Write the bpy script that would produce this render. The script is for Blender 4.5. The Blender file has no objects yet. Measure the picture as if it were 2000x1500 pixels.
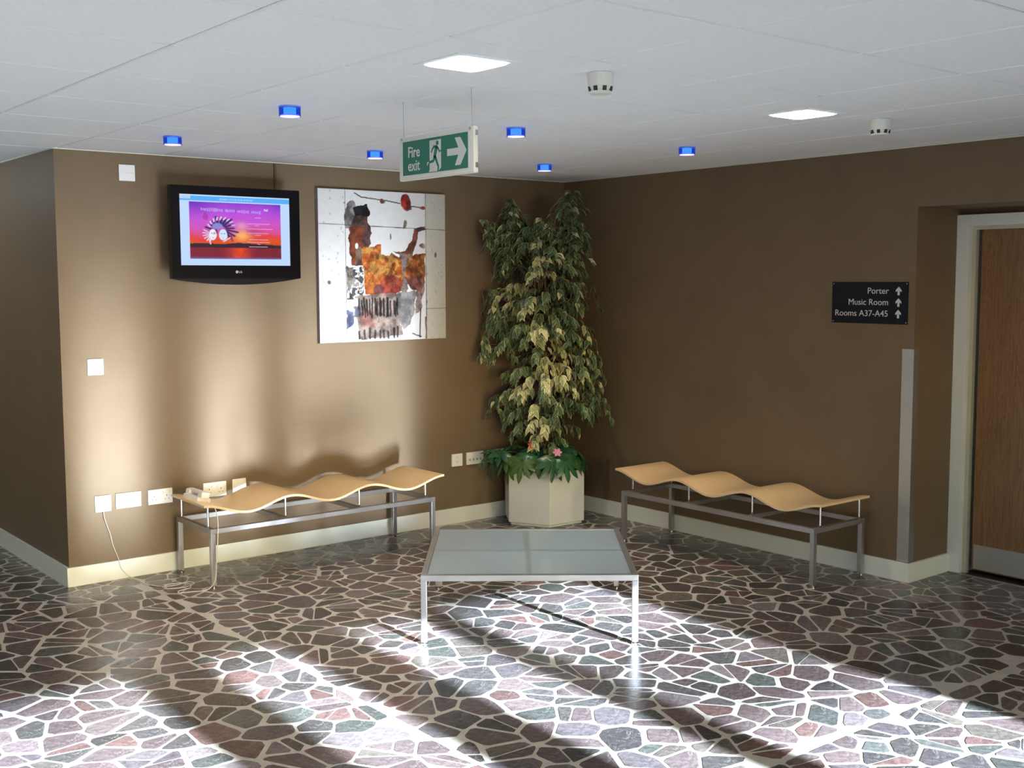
import bpy, bmesh, math, random
import numpy as np
from mathutils import Vector, Matrix, noise as mnoise
R = math.radians
random.seed(7); np.random.seed(7)
sc = bpy.context.scene
COL = sc.collection

# ------------------------------------------------------------------ camera
F_PX, PIT, YAW, ROL = 2254.2, 0.0905, 0.6778, -0.0030
CAM = Vector((-5.7511, -6.512, 1.7128))
_fw = Vector((math.sin(YAW)*math.cos(PIT), math.cos(YAW)*math.cos(PIT), -math.sin(PIT)))
_r0 = Vector((math.cos(YAW), -math.sin(YAW), 0)); _u0 = _r0.cross(_fw)
_r = _r0*math.cos(ROL) + _u0*math.sin(ROL); _u = -_r0*math.sin(ROL) + _u0*math.cos(ROL)
cd = bpy.data.cameras.new('camera'); cam = bpy.data.objects.new('camera', cd); COL.objects.link(cam)
cd.sensor_width = 36; cd.lens = F_PX/2000*36; cd.clip_end = 200
m = Matrix((_r, _u, -_fw)).transposed().to_4x4(); m.translation = CAM
cam.matrix_world = m; sc.camera = cam
def in_view(p, pad=60):
    d = Vector(p)-CAM; z = d.dot(_fw)
    if z < .2: return 0
    x = 1000+F_PX*d.dot(_r)/z; y = 750-F_PX*d.dot(_u)/z
    return z if (-pad < x < 2000+pad and -pad < y < 1500+pad) else 0

# ------------------------------------------------------------------ world, sun, exposure
SUN_TAN = 0.2493; SUN_DX = 0.025
w = bpy.data.worlds.new('sky'); sc.world = w; w.use_nodes = True
nt = w.node_tree; bg = nt.nodes['Background']
sky = nt.nodes.new('ShaderNodeTexSky'); sky.sky_type = 'NISHITA'; sky.sun_disc = False
sky.sun_elevation = math.atan(SUN_TAN); sky.sun_rotation = R(180); sky.air_density = 1.2; sky.dust_density = 1.5
nt.links.new(sky.outputs[0], bg.inputs[0]); bg.inputs[1].default_value = 1.5
sd = bpy.data.lights.new('sun', 'SUN'); sun = bpy.data.objects.new('sun', sd); COL.objects.link(sun)
sd.energy = 105; sd.angle = R(0.7); sd.color = (.88, .95, 1.12)
sun.location = (-2, -30, 9)
sun.rotation_euler = Vector((SUN_DX, 1, -SUN_TAN)).to_track_quat('-Z', 'Y').to_euler()
vs = sc.view_settings; vs.view_transform = 'Standard'; vs.look = 'None'; vs.gamma = 1; vs.use_curve_mapping = False
vs.exposure = 0.0
cy = sc.cycles
cy.use_denoising = True; cy.max_bounces = 8; cy.diffuse_bounces = 5; cy.glossy_bounces = 4; cy.transmission_bounces = 6
cy.transparent_max_bounces = 12; cy.caustics_reflective = True; cy.caustics_refractive = False
cy.blur_glossy = 0.3; cy.sample_clamp_indirect = 20; cy.use_adaptive_sampling = False
cy.use_guiding = True

# ------------------------------------------------------------------ dimensions
H = 2.431; LA = 3.703; LB = 2.928; YW = -10.5

# ------------------------------------------------------------------ materials
def mat(name, col=(.8,.8,.8), rough=.5, metal=0., spec=.5, emit=None, es=0., coat=0.):
    m = bpy.data.materials.new(name); m.use_nodes = True
    b = m.node_tree.nodes['Principled BSDF']
    b.inputs['Base Color'].default_value = (*col, 1); b.inputs['Roughness'].default_value = rough
    b.inputs['Metallic'].default_value = metal; b.inputs['Specular IOR Level'].default_value = spec
    b.inputs['Coat Weight'].default_value = coat
    if emit: b.inputs['Emission Color'].default_value = (*emit, 1); b.inputs['Emission Strength'].default_value = es
    return m
def nodes(m): return m.node_tree.nodes, m.node_tree.links, m.node_tree.nodes['Principled BSDF']
def noise_mix(m, c1, c2, scale=8, detail=4, bump=0., bscale=None, stretch=None):
    N, L, b = nodes(m)
    tc = N.new('ShaderNodeTexCoord'); mp = N.new('ShaderNodeMapping'); L.new(tc.outputs['Object'], mp.inputs[0])
    if stretch: mp.inputs['Scale'].default_value = stretch
    n = N.new('ShaderNodeTexNoise'); n.inputs['Scale'].default_value = scale; n.inputs['Detail'].default_value = detail
    L.new(mp.outputs[0], n.inputs['Vector'])
    r = N.new('ShaderNodeValToRGB'); r.color_ramp.elements[0].color = (*c1,1); r.color_ramp.elements[1].color = (*c2,1)
    r.color_ramp.elements[0].position = .35; r.color_ramp.elements[1].position = .65
    L.new(n.outputs[0], r.inputs[0]); L.new(r.outputs[0], b.inputs['Base Color'])
    if bump:
        n2 = N.new('ShaderNodeTexNoise'); n2.inputs['Scale'].default_value = bscale or scale*6; n2.inputs['Detail'].default_value = 3
        L.new(mp.outputs[0], n2.inputs['Vector'])
        bp = N.new('ShaderNodeBump'); bp.inputs['Strength'].default_value = bump; bp.inputs['Distance'].default_value = .002
        L.new(n2.outputs[0], bp.inputs['Height']); L.new(bp.outputs[0], b.inputs['Normal'])
    return m
def attr_mat(name, rough=.5, spec=.5, emission=0., coat=0.):
    m = mat(name, rough=rough, spec=spec, coat=coat); N, L, b = nodes(m)
    a = N.new('ShaderNodeVertexColor'); a.layer_name = 'Col'
    if emission:
        b.inputs['Base Color'].default_value = (.01,.01,.01,1)
        L.new(a.outputs[0], b.inputs['Emission Color']); b.inputs['Emission Strength'].default_value = emission
    else: L.new(a.outputs[0], b.inputs['Base Color'])
    return m

M = {}
M['wall'] = noise_mix(mat('brown_paint', rough=.55, spec=.3), (.172,.121,.074), (.184,.131,.081), 3, 5, .15, 160)
M['skirt'] = mat('cream_gloss_paint', (.84,.87,.83), .35)
M['tile'] = noise_mix(mat('ceiling_board', rough=.9, spec=.1), (.84,.86,.89), (.88,.90,.92), 60, 6, .25, 300)
M['grid'] = mat('ceiling_grid_shaded', (.34,.35,.40), .6)  # white grid coloured grey so the seams between tiles read as shaded
M['white'] = mat('white_plastic', (.82,.82,.82), .35)
M['offwhite'] = mat('offwhite_plastic', (.72,.72,.66), .4)
M['dark'] = mat('dark_slot', (.02,.02,.03), .5)
M['steel'] = noise_mix(mat('satin_steel_tube', rough=.38, metal=.85), (.42,.42,.45), (.5,.5,.53), 5, 3)
M['brushed'] = noise_mix(mat('brushed_stainless', rough=.28, metal=1), (.55,.54,.53), (.62,.61,.6), 40, 3, .3, 80, (30,30,1))
M['rod'] = mat('polished_steel_rod', (.7,.7,.7), .2, metal=1)
M['blacktv'] = mat('gloss_black_plastic', (.006,.006,.009), .3, spec=.2)
M['blackside'] = mat('matt_black_plastic', (.02,.02,.022), .5)
M['navy'] = mat('navy_sign_plate', (.011,.013,.018), .45, spec=.15)
M['signletter'] = mat('grey_sign_letters', (.62,.62,.62), .5)
M['green'] = mat('exit_sign_green', (.015,.17,.115), .45)
M['exitwhite'] = mat('exit_sign_white', (.62,.64,.62), .5)
M['pot'] = noise_mix(mat('white_planter_shell', rough=.45), (.88,.90,.88), (.91,.93,.91), 4, 3)
M['soil'] = noise_mix(mat('dark_soil', rough=.95), (.02,.014,.01), (.05,.035,.02), 40, 5, 1)
M['bark'] = noise_mix(mat('fig_bark', rough=.8), (.09,.05,.03), (.17,.11,.07), 30, 4, .6)
M['leaf'] = attr_mat('variegated_leaf', .45, .4)
M['petalp'] = mat('pink_petal', (.72,.28,.38), .5); M['petalr'] = mat('red_petal', (.62,.07,.07), .5)
M['petalw'] = mat('pale_petal', (.8,.62,.6), .5)
M['cord'] = mat('white_cord', (.72,.68,.66), .5)
M['threshold'] = mat('dark_doorway_floor', (.05,.035,.03), .5)
M['canvasedge'] = mat('canvas_edge_grey', (.34,.31,.36), .7)
M['paintwork'] = attr_mat('painted_canvas', .6, .25)
M['screen'] = attr_mat('lit_screen', .25, .4, emission=1.0)
M['window'] = mat('dark_window_frame', (.05,.05,.055), .4)
M['ground'] = noise_mix(mat('paved_ground', rough=.9), (.26,.25,.23), (.33,.32,.3), 2, 6)
M['frost_film'] = None
# blond ply seat
def wood(name, c1, c2, scale, axis_scale, rough=.4):
    m = mat(name, rough=rough); N, L, b = nodes(m)
    tc = N.new('ShaderNodeTexCoord'); mp = N.new('ShaderNodeMapping'); mp.inputs['Scale'].default_value = axis_scale
    L.new(tc.outputs['Object'], mp.inputs[0])
    n = N.new('ShaderNodeTexNoise'); n.inputs['Scale'].default_value = scale; n.inputs['Detail'].default_value = 8; n.inputs['Roughness'].default_value = .65
    n.inputs['Distortion'].default_value = .6
    L.new(mp.outputs[0], n.inputs['Vector'])
    r = N.new('ShaderNodeValToRGB'); r.color_ramp.elements[0].color = (*c1,1); r.color_ramp.elements[1].color = (*c2,1)
    r.color_ramp.elements[0].position = .32; r.color_ramp.elements[1].position = .7
    L.new(n.outputs[0], r.inputs[0]); L.new(r.outputs[0], b.inputs['Base Color'])
    return m
M['ply'] = wood('blond_plywood', (.80,.555,.285), (.86,.62,.34), 6, (1.5,14,14), .30)
M['plyedge'] = mat('plywood_edge', (.78,.56,.34), .45)
def oak():
    m = mat('oak_veneer', rough=.4); N, L, b = nodes(m)
    tc = N.new('ShaderNodeTexCoord'); mp = N.new('ShaderNodeMapping'); mp.inputs['Scale'].default_value = (1, 5, .55)
    L.new(tc.outputs['Object'], mp.inputs[0])
    wv = N.new('ShaderNodeTexNoise'); wv.inputs['Scale'].default_value = 2.2; wv.inputs['Detail'].default_value = 2; wv.inputs['Distortion'].default_value = 1.0
    L.new(mp.outputs[0], wv.inputs['Vector'])
    ml = N.new('ShaderNodeMath'); ml.operation = 'MULTIPLY'; ml.inputs[1].default_value = 16; L.new(wv.outputs[0], ml.inputs[0])
    fr = N.new('ShaderNodeMath'); fr.operation = 'FRACT'; L.new(ml.outputs[0], fr.inputs[0])
    mp2 = N.new('ShaderNodeMapping'); mp2.inputs['Scale'].default_value = (1, 160, 4); L.new(tc.outputs['Object'], mp2.inputs[0])
    n2 = N.new('ShaderNodeTexNoise'); n2.inputs['Scale'].default_value = 1; n2.inputs['Detail'].default_value = 4; L.new(mp2.outputs[0], n2.inputs['Vector'])
    ad = N.new('ShaderNodeMath'); ad.operation = 'MULTIPLY_ADD'; ad.inputs[1].default_value = .35; L.new(fr.outputs[0], ad.inputs[0]); L.new(n2.outputs[0], ad.inputs[2])
    r = N.new('ShaderNodeValToRGB'); r.color_ramp.elements[0].color = (.20,.095,.04,1); r.color_ramp.elements[1].color = (.32,.17,.075,1)
    r.color_ramp.elements[0].position = .35; r.color_ramp.elements[1].position = .85
    L.new(ad.outputs[0], r.inputs[0]); L.new(r.outputs[0], b.inputs['Base Color'])
    return m
M['oak'] = oak()
FLOOR_ROUGH = .25
def stone_mat():
    m = attr_mat('polished_stone', FLOOR_ROUGH, .55); N, L, b = nodes(m)
    a = [n for n in N if n.type == 'VERTEX_COLOR'][0]
    tc = N.new('ShaderNodeTexCoord')
    n = N.new('ShaderNodeTexNoise'); n.inputs['Scale'].default_value = 22; n.inputs['Detail'].default_value = 8; n.inputs['Roughness'].default_value = .7; n.inputs['Distortion'].default_value = 1.5
    L.new(tc.outputs['Object'], n.inputs['Vector'])
    r = N.new('ShaderNodeValToRGB'); r.color_ramp.elements[0].color = (.55,.55,.55,1); r.color_ramp.elements[1].color = (1.35,1.35,1.38,1)
    r.color_ramp.elements[0].position = .35; r.color_ramp.elements[1].position = .68
    L.new(n.outputs[0], r.inputs[0])
    mx = N.new('ShaderNodeMix'); mx.data_type = 'RGBA'; mx.blend_type = 'MULTIPLY'; mx.inputs[0].default_value = 1
    L.new(a.outputs[0], mx.inputs[6]); L.new(r.outputs[0], mx.inputs[7])
    # thin pale veins
    v = N.new('ShaderNodeTexNoise'); v.inputs['Scale'].default_value = 7; v.inputs['Detail'].default_value = 6; v.inputs['Distortion'].default_value = 2.5
    L.new(tc.outputs['Object'], v.inputs['Vector'])
    s = N.new('ShaderNodeMath'); s.operation = 'SUBTRACT'; s.inputs[1].default_value = .5; L.new(v.outputs[0], s.inputs[0])
    ab = N.new('ShaderNodeMath'); ab.operation = 'ABSOLUTE'; L.new(s.outputs[0], ab.inputs[0])
    lt = N.new('ShaderNodeMapRange'); lt.inputs['From Min'].default_value = .004; lt.inputs['From Max'].default_value = .0; L.new(ab.outputs[0], lt.inputs['Value'])
    lt.inputs['To Max'].default_value = .6
    mx2 = N.new('ShaderNodeMix'); mx2.data_type = 'RGBA'; L.new(lt.outputs[0], mx2.inputs[0]); L.new(mx.outputs[2], mx2.inputs[6]); mx2.inputs[7].default_value = (.38,.36,.36,1)
    L.new(mx2.outputs[2], b.inputs['Base Color'])
    return m
M['stone'] = stone_mat()
M['mortar'] = noise_mix(mat('pale_mortar', rough=FLOOR_ROUGH+.04, spec=.5), (.43,.405,.355), (.52,.49,.44), 14, 6)
def thin_glass(name, tint=(.93,.97,.95), refl=.06):
    m = bpy.data.materials.new(name); m.use_nodes = True; N = m.node_tree.nodes; L = m.node_tree.links; N.clear()
    o = N.new('ShaderNodeOutputMaterial'); t = N.new('ShaderNodeBsdfTransparent'); t.inputs[0].default_value = (*tint,1)
    g = N.new('ShaderNodeBsdfGlossy'); g.inputs['Roughness'].default_value = .02; mx = N.new('ShaderNodeMixShader'); mx.inputs[0].default_value = refl
    L.new(t.outputs[0], mx.inputs[1]); L.new(g.outputs[0], mx.inputs[2]); L.new(mx.outputs[0], o.inputs[0]); return m
M['pane'] = thin_glass('window_glass')
M['film'] = thin_glass('tinted_window_film', (.62,.61,.61), .05)
def frosted():
    m = bpy.data.materials.new('frosted_table_glass'); m.use_nodes = True; N = m.node_tree.nodes; L = m.node_tree.links; N.clear()
    o = N.new('ShaderNodeOutputMaterial')
    tl = N.new('ShaderNodeBsdfTranslucent'); tl.inputs[0].default_value = (.80,.92,.98,1)
    df = N.new('ShaderNodeBsdfDiffuse'); df.inputs[0].default_value = (.80,.93,.99,1)
    mx = N.new('ShaderNodeMixShader'); mx.inputs[0].default_value = .3; L.new(tl.outputs[0], mx.inputs[1]); L.new(df.outputs[0], mx.inputs[2])
    tr = N.new('ShaderNodeBsdfTransparent'); tr.inputs[0].default_value = (.85,.95,.92,1)
    m0 = N.new('ShaderNodeMixShader'); m0.inputs[0].default_value = .10; L.new(mx.outputs[0], m0.inputs[1]); L.new(tr.outputs[0], m0.inputs[2])
    g = N.new('ShaderNodeBsdfGlossy'); g.inputs['Roughness'].default_value = .12
    fr = N.new('ShaderNodeFresnel'); fr.inputs[0].default_value = 1.85
    m2 = N.new('ShaderNodeMixShader'); L.new(fr.outputs[0], m2.inputs[0]); L.new(m0.outputs[0], m2.inputs[1]); L.new(g.outputs[0], m2.inputs[2])
    L.new(m2.outputs[0], o.inputs[0]); return m
M['frost'] = frosted()
M['lamp'] = mat('lit_downlight_diffuser', (.9,.9,.9), .5, emit=(1,.97,.88), es=12)
M['bluecore'] = mat('blue_lamp_core', (.1,.2,.9), .5, emit=(.16,.50,1.0), es=3.4)
M['bluelens'] = mat('blue_lamp_lens', (.7,.5,.9), .4, emit=(.85,.6,1.0), es=1.6)
def blueglass():
    m = bpy.data.materials.new('blue_glass_ring'); m.use_nodes = True; N = m.node_tree.nodes; L = m.node_tree.links; N.clear()
    o = N.new('ShaderNodeOutputMaterial'); t = N.new('ShaderNodeBsdfTransparent'); t.inputs[0].default_value = (.5,.68,1,1)
    e = N.new('ShaderNodeEmission'); e.inputs[0].default_value = (.02,.06,.55,1); e.inputs[1].default_value = .9
    mx = N.new('ShaderNodeMixShader'); mx.inputs[0].default_value = .38
    L.new(t.outputs[0], mx.inputs[1]); L.new(e.outputs[0], mx.inputs[2]); L.new(mx.outputs[0], o.inputs[0]); return m
M['bluering'] = blueglass()

# ------------------------------------------------------------------ mesh helpers
class MB:
    def __init__(s): s.v = []; s.f = []; s.c = None
    def add(s, vs, fs, mtx=None):
        o = len(s.v)
        s.v += [tuple(mtx @ Vector(p)) if mtx else tuple(p) for p in vs]
        s.f += [tuple(i+o for i in f) for f in fs]; return s
    def box(s, a, b, bev=0.):
        x0,y0,z0 = [min(p,q) for p,q in zip(a,b)]; x1,y1,z1 = [max(p,q) for p,q in zip(a,b)]
        if bev <= 0:
            return s.add([(x0,y0,z0),(x1,y0,z0),(x1,y1,z0),(x0,y1,z0),(x0,y0,z1),(x1,y0,z1),(x1,y1,z1),(x0,y1,z1)],
                  [(0,3,2,1),(4,5,6,7),(0,1,5,4),(1,2,6,5),(2,3,7,6),(3,0,4,7)])
        bm = bmesh.new(); bmesh.ops.create_cube(bm, size=1)
        for v in bm.verts: v.co = Vector(((x0+x1)/2+v.co.x*(x1-x0), (y0+y1)/2+v.co.y*(y1-y0), (z0+z1)/2+v.co.z*(z1-z0)))
        bmesh.ops.bevel(bm, geom=bm.edges[:], offset=bev, segments=2, profile=.6, affect='EDGES')
        bm.verts.index_update(); s.add([v.co[:] for v in bm.verts], [tuple(v.index for v in f.verts) for f in bm.faces]); bm.free(); return s
    def prism(s, poly, z0, z1):
        n = len(poly)
        a = sum(poly[i][0]*poly[(i+1)%n][1]-poly[(i+1)%n][0]*poly[i][1] for i in range(n))
        if a < 0: poly = poly[::-1]
        return s.add([(x,y,z0) for x,y in poly]+[(x,y,z1) for x,y in poly],
              [tuple(range(n))[::-1], tuple(range(n,2*n))]+[(i,(i+1)%n,(i+1)%n+n,i+n) for i in range(n)])
    def lathe(s, prof, seg=24, c=(0,0,0)):   # prof: (r,z)
        vs = []; fs = []
        for r,z in prof:
            for k in range(seg):
                t = 2*math.pi*k/seg; vs.append((c[0]+r*math.cos(t), c[1]+r*math.sin(t), c[2]+z))
        for i in range(len(prof)-1):
            for k in range(seg):
                k2 = (k+1)%seg; fs.append((i*seg+k, i*seg+k2, (i+1)*seg+k2, (i+1)*seg+k))
        fs.append(tuple(range(seg))[::-1]); fs.append(tuple((len(prof)-1)*seg+k for k in range(seg)))
        return s.add(vs, fs)
    def tube(s, pts, r, seg=8):
        pts = [Vector(p) for p in pts]; n = len(pts); rr = r if hasattr(r,'__len__') else [r]*n
        vs = []; fs = []; up = Vector((0,0,1)); prev = None
        for i,p in enumerate(pts):
            t = (pts[min(i+1,n-1)]-pts[max(i-1,0)]).normalized()
            if prev is None: a = t.orthogonal().normalized()
            else: a = (prev - t*prev.dot(t)).normalized()
            prev = a; b = t.cross(a)
            for k in range(seg):
                q = 2*math.pi*k/seg; vs.append(tuple(p+(a*math.cos(q)+b*math.sin(q))*rr[i]))
        for i in range(n-1):
            for k in range(seg):
                k2 = (k+1)%seg; fs.append((i*seg+k, i*seg+k2, (i+1)*seg+k2, (i+1)*seg+k))
        fs.append(tuple(range(seg))[::-1]); fs.append(tuple((n-1)*seg+k for k in range(seg)))
        return s.add(vs, fs)
    def build(s, name, mt, parent=None, smooth=False, cols=None, props=None, loc=None):
        me = bpy.data.meshes.new(name); me.from_pydata(s.v, [], s.f); me.update()
        if cols is not None:
            at = me.color_attributes.new('Col', 'FLOAT_COLOR', 'POINT')
            a = np.ones((len(s.v),4), dtype=np.float32); a[:,:3] = np.asarray(cols, dtype=np.float32)[:, :3]
            at.data.foreach_set('color', a.ravel())
        if smooth: me.polygons.foreach_set('use_smooth', [True]*len(me.polygons))
        me.materials.append(mt)
        o = bpy.data.objects.new(name, me); COL.objects.link(o)
        if parent: o.parent = parent
        if loc: o.location = loc
        if props:
            for k,v in props.items(): o[k] = v
        return o
def thing(name, label, cat, loc=(0,0,0), rot=(0,0,0), group=None):
    o = bpy.data.objects.new(name, None); COL.objects.link(o); o.location = loc; o.rotation_euler = rot
    o.empty_display_size = .1; o['label'] = label; o['category'] = cat
    if group: o['group'] = group
    return o
def struct(o): o['kind'] = 'structure'; return o
def text(name, s, size, mt, parent, loc, rot=(0,0,0), align='LEFT', ext=.0006, sx=1.0, off=0.):
    cu = bpy.data.curves.new(name, 'FONT'); cu.body = s; cu.size = size; cu.extrude = ext; cu.align_x = align; cu.offset = .0
    o = bpy.data.objects.new(name, cu); COL.objects.link(o); o.parent = parent; o.location = loc; o.rotation_euler = rot; o.scale = (sx,1,1)
    cu.materials.append(mt); cu.offset = off; cu.resolution_u = 4
    me = bpy.data.meshes.new_from_object(o.evaluated_get(bpy.context.evaluated_depsgraph_get()))
    n = bpy.data.objects.new(name, me); COL.objects.link(n); n.parent = parent; n.location = loc; n.rotation_euler = rot; n.scale = (sx,1,1)
    bpy.data.objects.remove(o); n.name = name; return n
FA = (R(90), 0, 0)            # local x right, y up, z out of back wall
FB = (R(90), 0, R(-90))       # same for right wall (faces -X)

# ------------------------------------------------------------------ room shell
def wallobj(name, polys, mt=M['wall']):
    mb = MB()
    for poly, z0, z1 in polys: mb.prism(poly, z0, z1)
    return struct(mb.build(name, mt))
ZT = H+.012
wallobj('wall_back', [([(-LA,0),(.15,0),(.15,.15),(-LA+.15,.15)], 0, ZT)])
wallobj('wall_left', [([(-LA,0),(-LA+.15,.15),(-LA+.15,5.5),(-LA,5.5)], 0, ZT)])
RX = .44                      # depth of the door recess
RY1 = -4.16
wr = wallobj('wall_right', [([(0,0),(0,-LB),(.7,-LB),(.7,-LB+.15),(.15,-LB+.15),(.15,0)], 0, ZT),
    ([(0,-LB),(0,RY1),(.7,RY1),(.7,-LB)], 2.102, ZT),
    ([(0,RY1),(.7,RY1),(.7,RY1-.15),(.15,RY1-.15),(.15,YW),(0,YW)], 0, ZT),
    ([(.64,-LB),(.64,RY1),(.7,RY1),(.7,-LB)], -.12, 2.102),  # unseen panel behind the door, added to stop daylight leaking round it
    ([(RX+.012,-LB),(RX+.012,RY1),(.7,RY1),(.7,-LB)], 2.066, 2.102)])
wallobj('wall_corridor_end', [([(-9.2,5.5),(-LA+.15,5.5),(-LA+.15,5.65),(-9.2,5.65)], 0, ZT)])
# far left wall with a corridor window in it
wallobj('wall_far_left', [([(-9.2,YW),(-9.05,YW),(-9.05,3.3),(-9.2,3.3)],0,ZT), ([(-9.2,4.6),(-9.05,4.6),(-9.05,5.5),(-9.2,5.5)],0,ZT),
    ([(-9.2,3.3),(-9.05,3.3),(-9.05,4.6),(-9.2,4.6)],0,.5), ([(-9.2,3.3),(-9.05,3.3),(-9.05,4.6),(-9.2,4.6)],2.2,ZT)])
# front wall (behind the camera) with tall windows between posts
OPEN = [(-2.59,-1.65),(-3.16,-2.77),(-3.89,-3.50),(-5.25,-4.23),(-6.6,-5.6),(-7.9,-6.95)]  # leftmost pair added out of view to raise the ambient light
HEAD = 2.206; SILL = 1.05
mb = MB(); xs = sorted([-9.2,.15]+[v for o in OPEN for v in o])
for a,b in zip(xs[0::2], xs[1::2]): mb.prism([(a,YW-.12),(b,YW-.12),(b,YW),(a,YW)], 0, ZT)
for a,b in OPEN:
    mb.prism([(a,YW-.12),(b,YW-.12),(b,YW),(a,YW)], 0, SILL); mb.prism([(a,YW-.12),(b,YW-.12),(b,YW),(a,YW)], HEAD, ZT)
struct(mb.build('wall_front', M['wall']))
for k,(a,b) in enumerate(sorted(OPEN, reverse=True)):
    y = YW-.06; fr = MB(); t = .012
    fr.box((a,y-.02,SILL),(a+t,y+.02,HEAD)); fr.box((b-t,y-.02,SILL),(b,y+.02,HEAD)); fr.box((a,y-.02,HEAD-t),(b,y+.02,HEAD)); fr.box((a,y-.02,SILL),(b,y+.02,SILL+t))
    f = struct(fr.build('window_%d'%(k+1), M['window']))
    MB().box((a+t,y-.003,SILL+t),(b-t,y+.003,HEAD-t)).build('pane', M['pane'], f)
    if k == 0: MB().box((a+t,y+.005,1.70),(b-t,y+.0055,1.97)).build('window_film', M['film'], f)
fr = MB()
for yy in (3.3, 4.56): fr.box((-9.14,yy,.5),(-9.11,yy+.04,2.2))
fr.box((-9.14,3.3,.5),(-9.11,4.6,.54)); fr.box((-9.14,3.3,2.16),(-9.11,4.6,2.2))
f = struct(fr.build('window_7', M['window']))
for ya,yb in ((3.34,4.56),): MB().box((-9.128,ya,.54),(-9.122,yb,2.16)).build('pane', M['pane'], f)
g = MB().box((-60,-80,-.2),(60,YW-.13,-.12)).build('ground', M['ground']); struct(g)
g = MB().box((-60,YW-.13,-.2),(-9.25,60,-.12)).build('ground', M['ground']); struct(g)

# skirting boards
def baseboard(name, polys, h=.108):
    mb = MB()
    for poly in polys: mb.prism(poly, 0, h-.006); 
    for poly in polys:
        mb.prism([(x,y) for x,y in poly], h-.006, h)
    return struct(mb.build(name, M['skirt']))
s = .015
baseboard('baseboard_back', [[(-LA-s,-s),(-s,-s),(0,0),(-LA,0)]])
baseboard('baseboard_left', [[(-LA-s,-s),(-LA,0),(-LA,5.5),(-LA-s,5.5)]])
baseboard('baseboard_right', [[(0,0),(-s,-s),(-s,-LB-s),(0,-LB)],[(0,-LB),(-s,-LB-s),(.405,-LB-s),(.405,-LB)],[(0,RY1),(-s,RY1),(-s,YW),(0,YW)]])

# ceiling: backing with grid, tiles one by one
ceil = struct(MB().box((-9.2,YW-.12,H+.012),(.7,5.65,H+.25)).build('ceiling', M['grid']))
PX, PY, TX, TY = .6, .6112, -4.8909, -3.655
def tile_verts(sx, sy):
    g = .0045; b = .0045; h = .0115
    x0,x1,y0,y1 = g, sx-g, g, sy-g
    v = [(x0,y0,h),(x1,y0,h),(x1,y1,h),(x0,y1,h),(x0,y0,b),(x1,y0,b),(x1,y1,b),(x0,y1,b),(x0+b,y0+b,0),(x1-b,y0+b,0),(x1-b,y1-b,0),(x0+b,y1-b,0)]
    f = [(0,1,5,4),(1,2,6,5),(2,3,7,6),(3,0,4,7),(4,5,9,8),(5,6,10,9),(6,7,11,10),(7,4,8,11),(8,9,10,11)]
    return v, [q[::-1] for q in f]
tmesh = {}; rest = MB(); ntile = 0
for i in range(-8, 10):
    for j in range(-12, 17):
        x0 = TX+i*PX; y0 = TY+j*PY; x1 = min(x0+PX, 0.); y1 = y0+PY
        if x0 > -.03 or x0 < -9.1 or y0 < YW or y1 > 5.5: continue
        if y0 > -.02 and x0 > -LA-.02: continue
        if y1 > 0 and x0 > -LA-.02: y1 = 0
        v, f = tile_verts(x1-x0, y1-y0)
        vis = any(in_view((a,b,H), 40) for a in (x0,(x0+x1)/2,x1) for b in (y0,(y0+y1)/2,y1))
        if vis:
            key = (round(x1-x0,3), round(y1-y0,3))
            if key not in tmesh:
                o = MB().add(v,f).build('tile', M['tile'], ceil, loc=(x0,y0,H)); tmesh[key] = o.data
            else:
                o = bpy.data.objects.new('tile', tmesh[key]); COL.objects.link(o); o.parent = ceil; o.location = (x0,y0,H)
            ntile += 1
        else: rest.add([(a+x0,b+y0,c+H) for a,b,c in v], f)
rest.build('tile_field', M['tile'], ceil, props={'kind':'stuff'})
# thin white wall angle where ceiling meets walls
mb = MB()
mb.box((-LA,-.012,H-.004),(0,0,H+.01)); mb.box((-.012,YW,H-.004),(0,0,H+.01)); mb.box((-LA-.012,-.012,H-.004),(-LA,5.5,H+.01))
struct(mb.build('trim_1', mat('cream_wall_angle', (.72,.72,.6), .5)))

# ------------------------------------------------------------------ floor: crazy paving
floor = struct(MB().prism([(-9.2,YW-.12),(.415,YW-.12),(.415,5.65),(-9.2,5.65)], -.12, -.0012).build('floor', M['mortar']))
def clip(poly, nx, ny, d):          # keep n.p <= d
    out = []; n = len(poly)
    for i in range(n):
        a = poly[i]; b = poly[(i+1)%n]; da = a[0]*nx+a[1]*ny-d; db = b[0]*nx+b[1]*ny-d
        if da <= 0: out.append(a)
        if (da < 0 < db) or (db < 0 < da):
            t = da/(da-db); out.append((a[0]+(b[0]-a[0])*t, a[1]+(b[1]-a[1])*t))
    return out
def area(p): return abs(sum(p[i][0]*p[(i+1)%len(p)][1]-p[(i+1)%len(p)][0]*p[i][1] for i in range(len(p))))/2
rnd = random.Random(11)
FX0, FX1, FY0, FY1 = -9.0, .40, -10.45, 5.4
cell = .14; grid = {}; seeds = []
def gap_ok(x, y, r):
    ci, cj = int(math.floor(x/cell)), int(math.floor(y/cell))
    for a in range(ci-1, ci+2):
        for b in range(cj-1, cj+2):
            for k in grid.get((a,b), ()):
                sx, sy = seeds[k]
                if (sx-x)**2+(sy-y)**2 < r*r: return False
    return True
for _ in range(22000):
    x = rnd.uniform(FX0,FX1); y = rnd.uniform(FY0,FY1)
    if x > -LA+.05 and y > .05: continue
    r = .085 + .045*(rnd.random()**2)
    if mnoise.noise(Vector((x*.9,y*.9,3))) > .25: r *= .8
    if gap_ok(x,y,r):
        grid.setdefault((int(math.floor(x/cell)),int(math.floor(y/cell))),[]).append(len(seeds)); seeds.append((x,y))
SEAMX, SEAMY = -3.36, -4.02
slabs_x = [FX0, SEAMX-3.9, SEAMX, FX1]; slabs_y = [FY0, SEAMY-3.9, SEAMY, SEAMY+3.9, FY1]
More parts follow.
